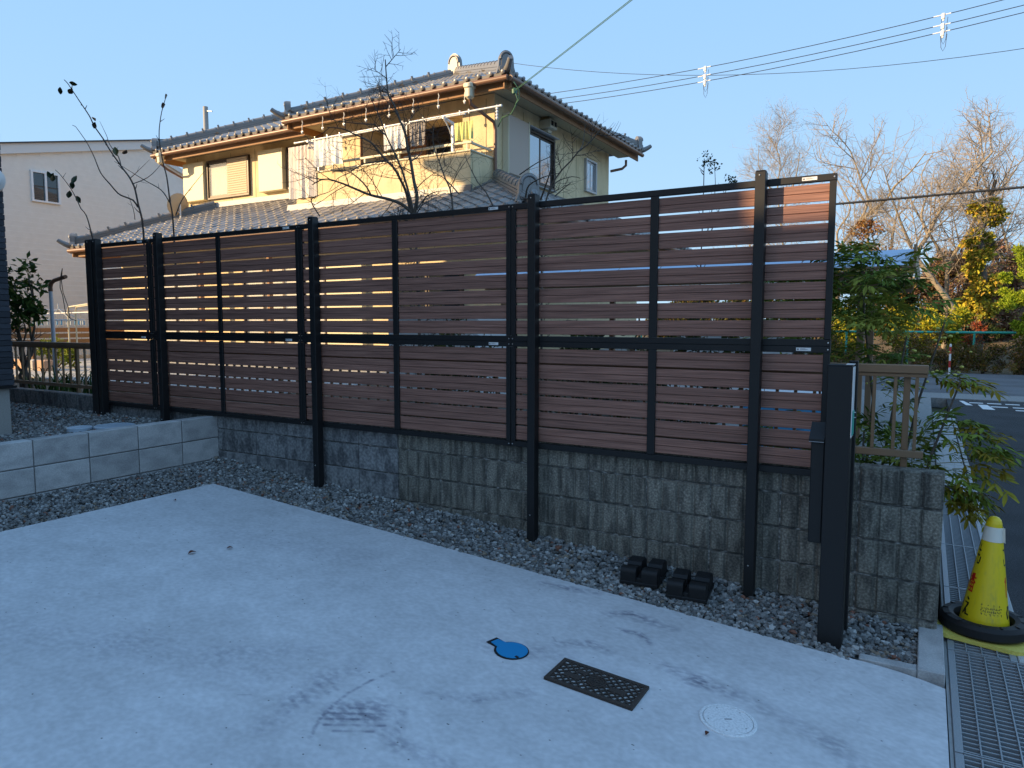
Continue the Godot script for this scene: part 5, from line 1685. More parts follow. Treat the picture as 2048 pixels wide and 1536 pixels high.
func yard_things():
	# hooked pipe standing in the neighbour's garden
	var p := thing("hooked_pipe", Vector3(-11.7, .62, -2.0), "faded blue grey pipe with a rusty bent top standing behind the left railing", "pipe")
	var s := Shape.new()
	s.tube(PackedVector3Array([Vector3(.02, 0, 0), Vector3(0, 1.45, 0)]), .032, .030, 10)
	part("upright", s, M.pipe_blue, p)
	s = Shape.new()
	s.tube(PackedVector3Array([Vector3(0, 1.45, 0), Vector3(-.005, 1.52, 0), Vector3(.03, 1.58, 0), Vector3(.12, 1.62, 0), Vector3(.46, 1.67, 0)]), .033, .030, 10)
	part("bent_top", s, M.rust, p)
	var w := thing("hanging_wire", Vector3(-11.7, .62, -2.0), "loop of dark wire hanging from the rusty pipe's bent end", "wire")
	s = Shape.new()
	s.tube(PackedVector3Array([Vector3(.38, 1.80, 0), Vector3(.36, 1.64, .03), Vector3(.34, 1.50, .03), Vector3(.40, 1.38, .03), Vector3(.46, 1.10, .03), Vector3(.55, 1.02, .02), Vector3(.70, .98, 0)]), .007, .006, 5)
	s.tube(PackedVector3Array([Vector3(.41, 1.78, .02), Vector3(.40, 1.60, .035), Vector3(.42, 1.42, .03), Vector3(.52, 1.20, .02), Vector3(.56, 1.02, .02)]), .006, .006, 5)
	part("loop", s, M.cable, w)
	# garden's side fences
	var f := thing("mesh_fence", Vector3.ZERO, "grey wire mesh fence along the garden's far left side", "fence")
	s = Shape.new()
	for k in 66: s.tube(PackedVector3Array([Vector3(-19.5, .6, .5 - .15 * k), Vector3(-19.5, 1.90, .5 - .15 * k)]), .006, .006, 4, false)
	for k in 7: s.tube(PackedVector3Array([Vector3(-19.49, .65 + .2 * k, .5), Vector3(-19.49, .65 + .2 * k, -9.4)]), .006, .006, 4, false)
	part("mesh", s, M.galvanised, f)
	s = Shape.new()
	s.tube(PackedVector3Array([Vector3(-19.49, 1.90, .5), Vector3(-19.49, 1.90, -9.4)]), .022, .022, 6)
	part("top_pipe", s, M.white_metal, f)
	for k in 6:
		s = Shape.new(); s.tube(PackedVector3Array([Vector3(-19.52, .5, .4 - 1.95 * k), Vector3(-19.52, 1.92, .4 - 1.95 * k)]), .028, .028, 6); part("post", s, M.galvanised, f)
	var b := thing("brown_board_fence", Vector3.ZERO, "low brown board fence in front of the wire mesh at far left", "fence")
	for k in 3:
		s = Shape.new(); s.span(Vector3(-19.30, 1.02 + .15 * k, -9.4), Vector3(-19.27, 1.13 + .15 * k, .4), .004); part("board", s, M.eave_wood if k == 2 else M.bronze, b)
	for k in 6:
		s = Shape.new(); s.span(Vector3(-19.36, .55, .3 - 1.9 * k), Vector3(-19.301, 1.46, .36 - 1.9 * k), .004); part("post", s, M.eave_wood, b)
	# clothes stand with a ring hanger
	var st := thing("clothes_stand", Vector3(-13.8, .62, -3.5), "pale metal clothes stand in the garden seen over the left railing", "clothes stand")
	for q: Array in [[0.0, 0.0], [-.08, .10]]:
		s = Shape.new()
		s.tube(PackedVector3Array([Vector3(q[0], 0, q[1]), Vector3(q[0], 1.15, q[1]), Vector3(q[0] + .04, 1.25, q[1]), Vector3(q[0] + .7, 1.30, q[1])]), .016, .016, 6)
		part("arm", s, M.cream_trim, st)
	s = Shape.new()
	s.tube(PackedVector3Array([Vector3(-.9, 1.13, .05), Vector3(.8, 1.15, .05)]), .014, .014, 6)
	part("cross_pole", s, M.white_metal, st)
	var hg := thing("ring_hanger", Vector3(-14.3, 1.50, -3.45), "round light blue peg hanger hanging from the clothes stand", "hanger")
	s = Shape.new()
	var ring := PackedVector3Array()
	for i in 25: ring.push_back(Vector3(cos(TAU * i / 24) * .42, .60 - .48, sin(TAU * i / 24) * .42))
	s.tube(ring, .016, .016, 6, false)
	for i in 4: s.tube(PackedVector3Array([Vector3(cos(i * PI / 2) * .42, .12, sin(i * PI / 2) * .42), Vector3(0, .34, 0)]), .007, .007, 4)
	s.tube(PackedVector3Array([Vector3(0, .34, 0), Vector3(0, .44, 0)]), .012, .012, 5)
	part("ring", s, M.pale_blue, hg)
	for i in 16:
		s = Shape.new(); s.box(Vector3(cos(TAU * i / 16) * .42, .07, sin(TAU * i / 16) * .42), Vector3(.022, .09, .022), Basis.IDENTITY, .004); part("peg", s, M.blue_bin if i % 2 else M.pale_blue, hg)
	var tones := [M.terracotta, M.concrete, M.terracotta, M.concrete, M.terracotta]
	for k in 5:
		var t := thing("planter_block", Vector3(-16.1 + .42 * k, .62, -3.2), ["leftmost pinkish planter block, next to the house corner's evergreen", "pale planter block between the two left pinkish ones", "middle pinkish planter block of the flower bed row", "pale planter block just left of the hooked pipe", "rightmost pinkish planter block, by the hooked pipe"][k], "planter", "planter blocks round the flower bed")
		s = Shape.new(); s.box(Vector3(0, .11, 0), Vector3(.38, .22, .2), Basis.IDENTITY, .02); part("block", s, tones[k], t)
	var sh := thing("garden_shed", Vector3(-4.9, -.05, -3.3), "small pale storage shed behind the middle of the fence", "shed")
	s = Shape.new(); s.span(Vector3(-.7, .62, -.5), Vector3(.7, 1.72, .3), .01); part("wall", s, M.white_plastic, sh)
	s = Shape.new(); s.span(Vector3(-.75, 1.722, -.55), Vector3(.75, 1.78, .38), .01); part("roof", s, M.pale_blue, sh)
	for k in 2:
		s = Shape.new(); s.span(Vector3(-.62 + .64 * k, .68, .301), Vector3(-.02 + .64 * k, 1.66, .315), .006); part("door", s, M.grey_trim, sh)

func sagging(a: Vector3, b: Vector3, sag: float, n := 24) -> PackedVector3Array:
	var p := PackedVector3Array()
	for i in n + 1:
		var t := float(i) / n
		p.push_back(a.lerp(b, t) - Vector3(0, sag * 4 * t * (1 - t), 0))
	return p

func cables():
	var lines := [[Vector3(-30, 14.5, -30), Vector3(14, 15.3, -30), 1.45, "topmost of the three parallel power cables across the sky"], [Vector3(-30, 14.2, -30), Vector3(14, 14.88, -30), 1.45, "middle of the three parallel power cables across the sky"], [Vector3(-30, 13.95, -30), Vector3(14, 14.6, -30), 1.45, "lowest of the three parallel power cables across the sky"]]
	for L: Array in lines:
		var s := Shape.new()
		s.tube(sagging(L[0], L[1], L[2]), .016, .016, 5)
		tag(put("power_cable", s.done(), M.cable), L[3], "cable")
		var pts := sagging(L[0], L[1], L[2], 88)
		for i: int in [42, 61]:
			var at := pts[i]
			var ins := thing("cable_spacer", at, "white insulator clip with a hanging wire loop, %s, %s" % ["left group" if i == 42 else "right group near the top corner", L[3].split(" ")[0]], "insulator")
			s = Shape.new()
			s.box(Vector3(0, -.05, 0), Vector3(.13, .24, .11), Basis.IDENTITY, .03)
			s.box(Vector3(.01, -.20, 0), Vector3(.07, .08, .07), Basis.IDENTITY, .015)
			s.bar(Vector3(-.34, -.012, 0), Vector3(.26, .02, 0), .035, .035)
			part("clip", s, M.insulator, ins)
			s = Shape.new()
			s.tube(PackedVector3Array([Vector3(-.06, -.15, 0), Vector3(-.03, -.6, .02), Vector3(.04, -.76, .02), Vector3(.12, -.6, .02), Vector3(.16, -.1, 0)]), .009, .009, 4)
			part("wire_loop", s, M.cable, ins)
	var s := Shape.new()
	s.tube(sagging(Vector3(-20, 15.65, -30), Vector3(14, 12.65, -30), 1.82), .012, .012, 5)
	tag(put("telephone_cable", s.done(), M.cable), "thin single cable sagging below the three power cables", "cable")
	s = Shape.new()
	s.tube(sagging(Vector3(-12, 4.86, -18), Vector3(16, 5.36, -18), .15), .032, .032, 6)
	for k in 110:
		var q := Vector3(lerpf(-12, 16, k / 110.0), lerpf(4.86, 5.36, k / 110.0) - .15 * 4 * (k / 110.0) * (1 - k / 110.0), -18)
		s.tube(PackedVector3Array([q + Vector3(0, .045, 0), q + Vector3(.12, -.045, 0)]), .010, .010, 4)
	tag(put("wrapped_cable", s.done(), M.cable), "thick spiral wrapped cable crossing before the bare trees at right", "cable")
	var d := thing("service_drop", Vector3.ZERO, "twin green service cable running from the house eave up out of the picture", "cable")
	for k in 2:
		s = Shape.new()
		s.tube(sagging(Vector3(-6.35, 5.88 - .02 * k, -7.6), Vector3(5.53 + .04 * k, 6.6, .8), .1), .0055, .0055, 5)
		part("strand", s, M.green_cable, d)
	s = Shape.new()
	s.lathe(Vector3(-6.37, 5.86, -7.62), PackedVector2Array([Vector2(.0001, -.05), Vector2(.05, -.04), Vector2(.055, .03), Vector2(.03, .06), Vector2(.0001, .065)]), 10)
	s.tube(PackedVector3Array([Vector3(-6.35, 5.86, -7.6), Vector3(-6.30, 5.70, -7.62), Vector3(-6.42, 5.58, -7.7), Vector3(-6.6, 5.56, -7.9), Vector3(-6.95, 5.60, -8.15), Vector3(-7.08, 5.45, -8.2)]), .012, .012, 5)
	s.tube(PackedVector3Array([Vector3(-6.2, 5.92, -7.3), Vector3(-6.12, 5.78, -7.35), Vector3(-6.2, 5.66, -7.5), Vector3(-6.34, 5.62, -7.6)]), .009, .009, 5)
	part("anchor", s, M.green_cable, d)
	var p := thing("utility_pole", Vector3(-31.6, -.3, -20), "distant concrete utility pole rising behind the house's left roof", "utility pole")
	s = Shape.new()
	s.tube(PackedVector3Array([Vector3(0, 0, 0), Vector3(0, 12.75, 0)]), .19, .12, 12)
	part("shaft", s, M.pole, p)
	s = Shape.new()
	s.lathe(Vector3(-.42, 10.2, .1), PackedVector2Array([Vector2(.0001, 0), Vector2(.2, 0), Vector2(.2, .75), Vector2(.16, .8), Vector2(.0001, .82)]), 14)
	part("transformer", s, M.grey_trim, p)
	s = Shape.new()
	s.bar(Vector3(-1.9, 10.9, 0), Vector3(.5, 10.5, 0), .09, .09)
	s.bar(Vector3(0, 12.55, 0), Vector3(.5, 12.45, 0), .05, .05)
	for x: float in [-1.8, -1.4]: s.ball(Vector3(x, 11.05, 0), Vector3(.12, .16, .12), 8, 5)
	part("cross_arm", s, M.galvanised, p)
	s = Shape.new()
	s.tube(sagging(Vector3(-33.4, 10.7, -20), Vector3(-60, 9.2, -20), .5), .02, .02, 4)
	s.tube(sagging(Vector3(-31.2, 10.75, -20), Vector3(-19, 10.75, -24), .3), .02, .02, 4)
	s.tube(sagging(Vector3(-31.2, 10.2, -20), Vector3(-19, 10.2, -24), .3), .02, .02, 4)
	tag(put("distant_cable", s.done(), M.cable), "faint wires strung from the distant utility pole", "cable")

# ------------------------------------------------------------------ plants
func lance(L: float, w: float, fold := .25, bend := .15) -> Array:
	# leaf as strips: returns point pairs along the blade
	var out := []
	for k in 5:
		var t := k / 4.0
		var half := w * .5 * sin(PI * clampf(t * .92 + .04, 0, 1))
		out.push_back([Vector3(t * L, -bend * L * t * t, half + .0), Vector3(t * L, -bend * L * t * t - half * fold, 0), Vector3(t * L, -bend * L * t * t, -half)])
	return out

func add_leaf(s: Shape, at: Transform3D, L: float, w: float, fold := .3, bend := .15):
	var p := lance(L, w, fold, bend)
	for k in p.size() - 1:
		for h in 2:
			var a: Vector3 = at * (p[k][h] as Vector3); var b: Vector3 = at * (p[k][h + 1] as Vector3)
			var c: Vector3 = at * (p[k + 1][h + 1] as Vector3); var d: Vector3 = at * (p[k + 1][h] as Vector3)
			s.quad(a, b, c, d, at.basis.y)

func small_leaf(L: float, w: float) -> ArrayMesh:
	var s := Shape.new()
	for h: float in [-1.0, 1.0]:
		s.tri(Vector3.ZERO, Vector3(L * .5, w * .14, h * w * .5), Vector3(L, 0, 0), Vector3(0, 1, -h * .3), Vector3(0, 1, -h * .3), Vector3(0, 1, -h * .3))
	return s.done()

func aim(d: Vector3) -> Basis:
	var x := d.normalized()
	var z := x.cross(Vector3.UP if absf(x.y) < .95 else Vector3.RIGHT).normalized()
	return Basis(x, z.cross(x), z)

func bend_path(a: Vector3, d: Vector3, L: float, n: int, wander: float, lift: float) -> PackedVector3Array:
	var p := PackedVector3Array([a])
	var q := a
	var dir := d.normalized()
	for i in n:
		dir = (dir + any_dir() * wander + Vector3(0, lift, 0)).normalized()
		q += dir * L / n
		p.push_back(q)
	return p

func twigs_from(s: Shape, path: PackedVector3Array, r: float, L: float, count: int, depth: int, from := .25, spread := .8, lift := .12, seg := 3, thin := .55):
	for k in count:
		var t := lerpf(from, 1.0, (k + rng.randf()) / count)
		var f := t * (path.size() - 1)
		var i := mini(int(f), path.size() - 2)
		var at := path[i].lerp(path[i + 1], f - i)
		var d := (path[i + 1] - path[i]).normalized()
		var o := any_dir()
		o = (o - d * o.dot(d)).normalized()
		var len_ := L * rnd(.6, 1.15) * (1.15 - .5 * t)
		var p := bend_path(at, d * (1.0 - spread * .4) + o * spread, len_, 4, .16, lift)
		s.tube(p, r, r * .35, seg, false)
		if depth > 0:
			twigs_from(s, p, r * thin, L * .52, maxi(2, int(count * .55)), depth - 1, .2, spread, lift, 3, thin)

func limb_tree(called: String, limbs: Array, label: String, category: String, group: String, bark: Material, twig_m: Material, tw: Dictionary) -> Node3D:
	var first: Vector3 = limbs[0][1][0]
	var o := thing(called, Vector3(first.x, 0, first.z), label, category, group)
	var off := Vector3(first.x, 0, first.z)
	var fine := Shape.new()
	for k in limbs.size():
		var r: float = limbs[k][0]
		var pts := PackedVector3Array()
		if k == 0:
			var g: Vector3 = limbs[0][1][0]
			pts.push_back(Vector3(g.x - first.x, tw.get("ground", 0.0), 0))
		for v: Vector3 in limbs[k][1]: pts.push_back(v - off)
		var c := Curve3D.new()
		for i in pts.size():
			var tg := (pts[mini(i + 1, pts.size() - 1)] - pts[maxi(i - 1, 0)]) * .16
			c.add_point(pts[i], -tg, tg)
		c.bake_interval = tw.get("step", .08)
		var path := c.get_baked_points()
		var s := Shape.new()
		s.tube(path, r, r * tw.get("taper", .3), 7 if r > .008 else 5)
		part("trunk" if k == 0 else "branch", s, bark, o)
		var L := 0.0
		for i in path.size() - 1: L += path[i].distance_to(path[i + 1])
		var n := int(L * tw.get("per_metre", 4.0))
		twigs_from(fine, path, r * tw.get("thin", .35), tw.get("length", .35), maxi(1, n), tw.get("depth", 1), tw.get("from", .25) if k == 0 else .12, tw.get("spread", .8), tw.get("lift", .12), 3, tw.get("fine", .6))
	var f := part("twigs", fine, twig_m, o)
	f.set_meta("kind", "stuff")
	return o

# leaves spread through a lumpy volume: lumps = [[centre, radii], ...]
func leaf_cloud(parent: Node3D, called: String, lumps: Array, count: int, mesh: ArrayMesh, size: float, cols: Array, m: Material, droop := 0.0):
	var tr: Array[Transform3D] = []
	var cs := PackedColorArray()
	var clumps := []
	for l: Array in lumps:
		for i in 10:
			clumps.push_back([l[0] + any_dir() * (l[1] as Vector3) * rnd(.35, .95), minf(l[1].x, l[1].y) * rnd(.28, .5), rnd(.75, 1.25)])
	for i in count:
		var c: Array = clumps[rng.randi_range(0, clumps.size() - 1)]
		var out := any_dir()
		var p: Vector3 = c[0] + out * float(c[1]) * pow(rng.randf(), .45)
		var d := (any_dir() + out * .6 + Vector3(0, -droop, 0)).normalized()
		var b := aim(d).rotated(d, rnd(0, TAU)).scaled(Vector3.ONE * size * rnd(.6, 1.3))
		tr.push_back(Transform3D(b, p))
		var k: Color = cols[rng.randi_range(0, cols.size() - 1)]
		var v: float = float(c[2]) * rnd(.8, 1.2)
		cs.push_back(Color(k.r * v, k.g * v, k.b * v, 1))
	scatter(called, mesh, m, tr, cs, parent)

func shrub(called: String, at: Vector3, lumps: Array, count: int, L: float, cols: Array, label: String, category: String, group := "", stems := 7) -> Node3D:
	var o := thing(called, at, label, category, group)
	var s := Shape.new()
	for k in stems:
		var l: Array = lumps[k % lumps.size()]
		var e: Vector3 = l[0] + any_dir() * (l[1] as Vector3) * .5
		var q := PackedVector3Array([Vector3(rnd(-.1, .1), 0, rnd(-.1, .1))])
		for i in range(1, 6): q.push_back((q[0].lerp(e, i / 5.0)) + any_dir() * .06 * L * 10)
		s.tube(q, .02 * L * 12, .006 * L * 12, 5)
		twigs_from(s, q, .006 * L * 12, l[1].y * .8, 6, 1, .3)
	part("stems", s, M.bark, o)
	leaf_cloud(o, "foliage", lumps, count, small_leaf(1, .45), L, cols, M.leaf)
	return o

func frond_mesh(L: float, seed_: int) -> ArrayMesh:
	# nandina: a drooping stalk with side stalks of pointed leaflets
	rng.seed = seed_
	var s := Shape.new()
	var spine := PackedVector3Array()
	for i in 6:
		var t := i / 5.0
		spine.push_back(Vector3(L * t, L * (.25 * t - .40 * t * t), 0) + any_dir() * .006)
	s.tube(spine, .0022, .001, 4, false)
	for i in range(1, 6):
		for h: float in [-1.0, 1.0]:
			if rng.randf() < .12: continue
			var a := spine[i]
			var d := Vector3(.6 + rnd(-.2, .2), rnd(-.2, .2), h * .8).normalized()
			var SL := L * (.40 - .045 * i)
			s.tube(PackedVector3Array([a, a + d * SL]), .0012, .0008, 3, false)
			for k in 2:
				var p := a + d * SL * (.5 + .5 * k)
				for h2: float in [-1.0, 1.0]:
					var dir := (d * .8 + Vector3(0, rnd(-.5, .1), 0) + d.cross(Vector3.UP) * h2 * .55 + any_dir() * .3).normalized()
					var bb := aim(dir)
					add_leaf(s, Transform3D(bb.rotated(dir, rnd(-.5, .5)), p), rnd(.048, .072), rnd(.013, .019), .2, .25)
	add_leaf(s, Transform3D(aim(Vector3(1, -.5, 0)), spine[5]), .08, .022)
	return s.done()

func nandina(called: String, at: Vector3, label: String, stems: Array, fronds: Array, greens: Array):
	var o := thing(called, at, label, "shrub")
	for st: Array in stems:
		var s := Shape.new()
		s.tube(PackedVector3Array(st), .011, .005, 6)
		part("stem", s, M.bark, o)
	for f: Array in fronds:
		var d: Vector3 = f[1]
		var b := aim(d).rotated(d.normalized(), rnd(-.5, .5)).scaled(Vector3.ONE * rnd(.8, 1.2))
		put("frond", f[2], greens[rng.randi_range(0, greens.size() - 1)], o, Transform3D(b, f[0]))

func trees():
	rng.seed = 4242
	var left_limbs := [
		[0.016, [Vector3(-7.62, 2.08, -1.00), Vector3(-7.62, 2.55, -1.00), Vector3(-7.64, 2.79, -1.00), Vector3(-7.70, 2.97, -1.00), Vector3(-7.75, 3.15, -1.00), Vector3(-7.79, 3.22, -1.00), Vector3(-7.85, 3.30, -1.00), Vector3(-8.01, 3.45, -1.00), Vector3(-8.22, 3.66, -1.00), Vector3(-8.34, 3.80, -1.00), Vector3(-8.53, 3.99, -1.00), Vector3(-8.62, 4.12, -1.00), Vector3(-8.84, 4.35, -1.00), Vector3(-9.06, 4.58, -1.00), Vector3(-9.14, 4.64, -1.00)]],
		[0.010, [Vector3(-7.71, 2.94, -1.00), Vector3(-7.75, 3.02, -0.97), Vector3(-7.88, 3.07, -0.94), Vector3(-7.95, 3.11, -0.91), Vector3(-8.05, 3.22, -0.88), Vector3(-8.18, 3.36, -0.85), Vector3(-8.25, 3.55, -0.82), Vector3(-8.30, 3.68, -0.79), Vector3(-8.29, 3.72, -0.76), Vector3(-8.45, 3.91, -0.73), Vector3(-8.46, 3.92, -0.70)]],
		[0.007, [Vector3(-8.01, 3.45, -1.00), Vector3(-8.19, 3.60, -1.08), Vector3(-8.47, 3.79, -1.15), Vector3(-8.65, 3.94, -1.22), Vector3(-8.92, 4.17, -1.30)]],
		[0.006, [Vector3(-7.79, 3.22, -1.00), Vector3(-7.68, 3.27, -1.07), Vector3(-7.60, 3.34, -1.13), Vector3(-7.49, 3.48, -1.20)]],
		[0.005, [Vector3(-7.84, 3.29, -1.00), Vector3(-7.55, 3.31, -0.90), Vector3(-7.14, 3.39, -0.80)]],
		[0.012, [Vector3(-7.33, 2.20, -1.20), Vector3(-7.35, 2.82, -1.20), Vector3(-7.39, 3.01, -1.20), Vector3(-7.43, 3.29, -1.20), Vector3(-7.49, 3.47, -1.20), Vector3(-7.54, 3.70, -1.20), Vector3(-7.54, 3.85, -1.20), Vector3(-7.48, 4.05, -1.20), Vector3(-7.38, 4.22, -1.20)]],
		[0.007, [Vector3(-7.40, 3.00, -1.20), Vector3(-7.47, 3.14, -1.15), Vector3(-7.73, 3.28, -1.10), Vector3(-8.02, 3.44, -1.05), Vector3(-8.14, 3.52, -1.00)]],
		[0.008, [Vector3(-7.29, 2.84, -1.20), Vector3(-7.31, 3.03, -1.30), Vector3(-7.25, 3.20, -1.40), Vector3(-7.14, 3.39, -1.50)]],
		[0.010, [Vector3(-8.38, 2.22, -0.90), Vector3(-8.59, 2.84, -0.90), Vector3(-8.73, 2.99, -0.90), Vector3(-8.82, 3.12, -0.90), Vector3(-8.96, 3.28, -0.90), Vector3(-9.16, 3.45, -0.90), Vector3(-9.27, 3.52, -0.90)]],
		[0.005, [Vector3(-7.78, 2.80, -1.00), Vector3(-7.80, 2.92, -1.00), Vector3(-7.90, 3.11, -1.00)]],
	]
	var middle_limbs := [
		[0.0279, [Vector3(-4.32, 1.61, -2.00), Vector3(-4.34, 2.25, -2.00), Vector3(-4.37, 2.72, -2.00)]],
		[0.0211, [Vector3(-4.37, 2.74, -2.00), Vector3(-4.33, 2.91, -2.00), Vector3(-4.37, 3.09, -2.00), Vector3(-4.41, 3.30, -2.00), Vector3(-4.45, 3.44, -2.00), Vector3(-4.48, 3.60, -2.00), Vector3(-4.55, 3.75, -2.00), Vector3(-4.63, 3.92, -2.00), Vector3(-4.70, 4.03, -2.00), Vector3(-4.72, 4.14, -2.00), Vector3(-4.74, 4.41, -2.00)]],
		[0.0149, [Vector3(-4.39, 2.75, -2.00), Vector3(-4.39, 2.90, -1.96), Vector3(-4.44, 3.13, -1.92), Vector3(-4.46, 3.23, -1.89), Vector3(-4.51, 3.37, -1.85), Vector3(-4.58, 3.54, -1.81), Vector3(-4.61, 3.68, -1.77), Vector3(-4.65, 3.80, -1.74), Vector3(-4.71, 3.95, -1.70)]],
		[0.0174, [Vector3(-4.42, 2.78, -2.00), Vector3(-4.45, 2.98, -1.96), Vector3(-4.50, 3.12, -1.92), Vector3(-4.54, 3.22, -1.88), Vector3(-4.60, 3.29, -1.84), Vector3(-4.68, 3.39, -1.80), Vector3(-4.73, 3.47, -1.76), Vector3(-4.80, 3.52, -1.72), Vector3(-4.94, 3.59, -1.68), Vector3(-5.04, 3.64, -1.64), Vector3(-5.22, 3.67, -1.60)]],
		[0.0198, [Vector3(-4.39, 2.75, -2.00), Vector3(-4.50, 2.85, -1.94), Vector3(-4.62, 2.90, -1.88), Vector3(-4.81, 2.95, -1.81), Vector3(-4.97, 3.02, -1.75), Vector3(-5.10, 3.08, -1.69), Vector3(-5.25, 3.13, -1.62), Vector3(-5.31, 3.11, -1.56), Vector3(-5.36, 3.06, -1.50)]],
		[0.0099, [Vector3(-4.80, 2.95, -1.80), Vector3(-4.80, 3.02, -1.74), Vector3(-4.86, 3.11, -1.68), Vector3(-4.94, 3.18, -1.62), Vector3(-4.96, 3.18, -1.56), Vector3(-5.20, 3.19, -1.50)]],
		[0.0087, [Vector3(-4.57, 3.28, -1.80), Vector3(-4.79, 3.28, -1.76), Vector3(-4.88, 3.25, -1.72), Vector3(-5.03, 3.17, -1.68), Vector3(-5.12, 3.13, -1.64), Vector3(-5.21, 3.00, -1.60)]],
		[0.0087, [Vector3(-4.65, 3.57, -1.90), Vector3(-4.71, 3.64, -1.84), Vector3(-4.71, 3.67, -1.78), Vector3(-4.78, 3.67, -1.72), Vector3(-5.06, 3.72, -1.66), Vector3(-5.26, 3.77, -1.60)]],
		[0.0099, [Vector3(-4.41, 3.30, -2.00), Vector3(-4.47, 3.39, -2.20), Vector3(-4.56, 3.50, -2.40)]],
		[0.0124, [Vector3(-4.00, 2.52, -2.20), Vector3(-4.01, 2.84, -2.20), Vector3(-4.04, 3.01, -2.20), Vector3(-4.10, 3.12, -2.20), Vector3(-4.18, 3.31, -2.20), Vector3(-4.25, 3.47, -2.20), Vector3(-4.26, 3.61, -2.20), Vector3(-4.24, 3.71, -2.20)]],
		[0.0056, [Vector3(-4.18, 3.31, -2.20), Vector3(-4.09, 3.40, -2.15), Vector3(-3.94, 3.48, -2.10)]],
		[0.0068, [Vector3(-4.04, 3.01, -2.20), Vector3(-3.96, 3.17, -2.23), Vector3(-3.87, 3.30, -2.27), Vector3(-3.78, 3.40, -2.30)]],
		[0.0087, [Vector3(-3.50, 2.79, -2.20), Vector3(-3.59, 2.94, -2.20), Vector3(-3.69, 3.05, -2.20), Vector3(-3.82, 3.28, -2.20), Vector3(-3.85, 3.36, -2.20)]],
		[0.0081, [Vector3(-4.32, 2.80, -2.00), Vector3(-4.25, 2.93, -2.07), Vector3(-4.16, 2.98, -2.13), Vector3(-4.06, 2.99, -2.20)]],
		[0.0074, [Vector3(-5.56, 2.78, -1.80), Vector3(-5.56, 2.84, -1.74), Vector3(-5.57, 2.93, -1.68), Vector3(-5.45, 2.96, -1.62), Vector3(-5.17, 2.98, -1.56), Vector3(-4.94, 3.03, -1.50)]],
		[0.0074, [Vector3(-3.92, 2.94, -2.20), Vector3(-4.19, 3.15, -2.30), Vector3(-4.54, 3.33, -2.40), Vector3(-4.81, 3.54, -2.50)]],
	]
	var right_limbs := [
		[0.0154, [Vector3(-2.92, 2.40, -2.20), Vector3(-2.86, 2.84, -2.20), Vector3(-2.73, 3.04, -2.20), Vector3(-2.61, 3.14, -2.20), Vector3(-2.53, 3.22, -2.20), Vector3(-2.44, 3.27, -2.20), Vector3(-2.35, 3.35, -2.20), Vector3(-2.29, 3.41, -2.20)]],
		[0.0063, [Vector3(-2.53, 3.22, -2.20), Vector3(-2.53, 3.31, -2.30), Vector3(-2.55, 3.53, -2.40)]],
		[0.0098, [Vector3(-2.94, 2.80, -2.20), Vector3(-2.76, 3.02, -2.05), Vector3(-2.65, 3.16, -1.90)]],
		[0.0091, [Vector3(-3.11, 2.84, -2.20), Vector3(-3.02, 2.93, -2.10), Vector3(-2.81, 2.97, -2.00), Vector3(-2.59, 2.97, -1.90)]],
		[0.0070, [Vector3(-3.18, 3.07, -2.20), Vector3(-2.89, 3.13, -2.05), Vector3(-2.59, 3.15, -1.90)]],
		[0.0077, [Vector3(-2.86, 2.84, -2.20), Vector3(-2.80, 2.97, -2.27), Vector3(-2.66, 3.02, -2.33), Vector3(-2.60, 3.01, -2.40)]],
		[0.0070, [Vector3(-2.78, 2.82, -2.20), Vector3(-2.68, 2.89, -2.20), Vector3(-2.61, 2.93, -2.20)]],
	]
	var tall_limbs_one := [
		[0.1152, [Vector3(-2.96, 1.68, -29.00), Vector3(-2.80, 3.68, -29.00), Vector3(-2.86, 4.64, -29.00), Vector3(-2.18, 5.71, -29.00), Vector3(-1.91, 6.27, -29.00), Vector3(-1.87, 6.72, -29.00), Vector3(-2.12, 7.32, -29.00), Vector3(-2.29, 7.87, -29.00), Vector3(-2.61, 8.72, -29.00)]],
		[0.0720, [Vector3(-2.18, 5.71, -29.00), Vector3(-1.70, 6.07, -28.60), Vector3(-1.13, 6.47, -28.20), Vector3(-0.85, 6.88, -27.80), Vector3(-0.33, 7.30, -27.40), Vector3(0.17, 7.92, -27.00)]],
		[0.0504, [Vector3(-2.93, 4.77, -29.00), Vector3(-3.00, 5.49, -29.50), Vector3(-2.59, 6.46, -30.00), Vector3(-3.12, 7.66, -30.50), Vector3(-3.59, 8.62, -31.00)]],
	]
	var tall_limbs_two := [
		[0.1440, [Vector3(1.66, 0.56, -27.00), Vector3(1.24, 2.13, -27.00), Vector3(0.75, 2.94, -27.00), Vector3(0.09, 3.90, -27.00), Vector3(-0.03, 4.14, -27.00), Vector3(0.36, 4.83, -27.00), Vector3(0.63, 5.57, -27.00), Vector3(1.10, 6.22, -27.00), Vector3(1.70, 7.01, -27.00), Vector3(2.24, 7.68, -27.00)]],
		[0.0648, [Vector3(-0.03, 4.14, -27.00), Vector3(-0.37, 4.89, -26.62), Vector3(-0.64, 5.57, -26.25), Vector3(-0.92, 6.40, -25.88), Vector3(-1.15, 7.21, -25.50)]],
		[0.0576, [Vector3(0.36, 4.83, -27.00), Vector3(0.11, 5.65, -27.38), Vector3(0.28, 6.58, -27.75), Vector3(0.04, 7.27, -28.13), Vector3(0.42, 8.20, -28.50)]],
	]
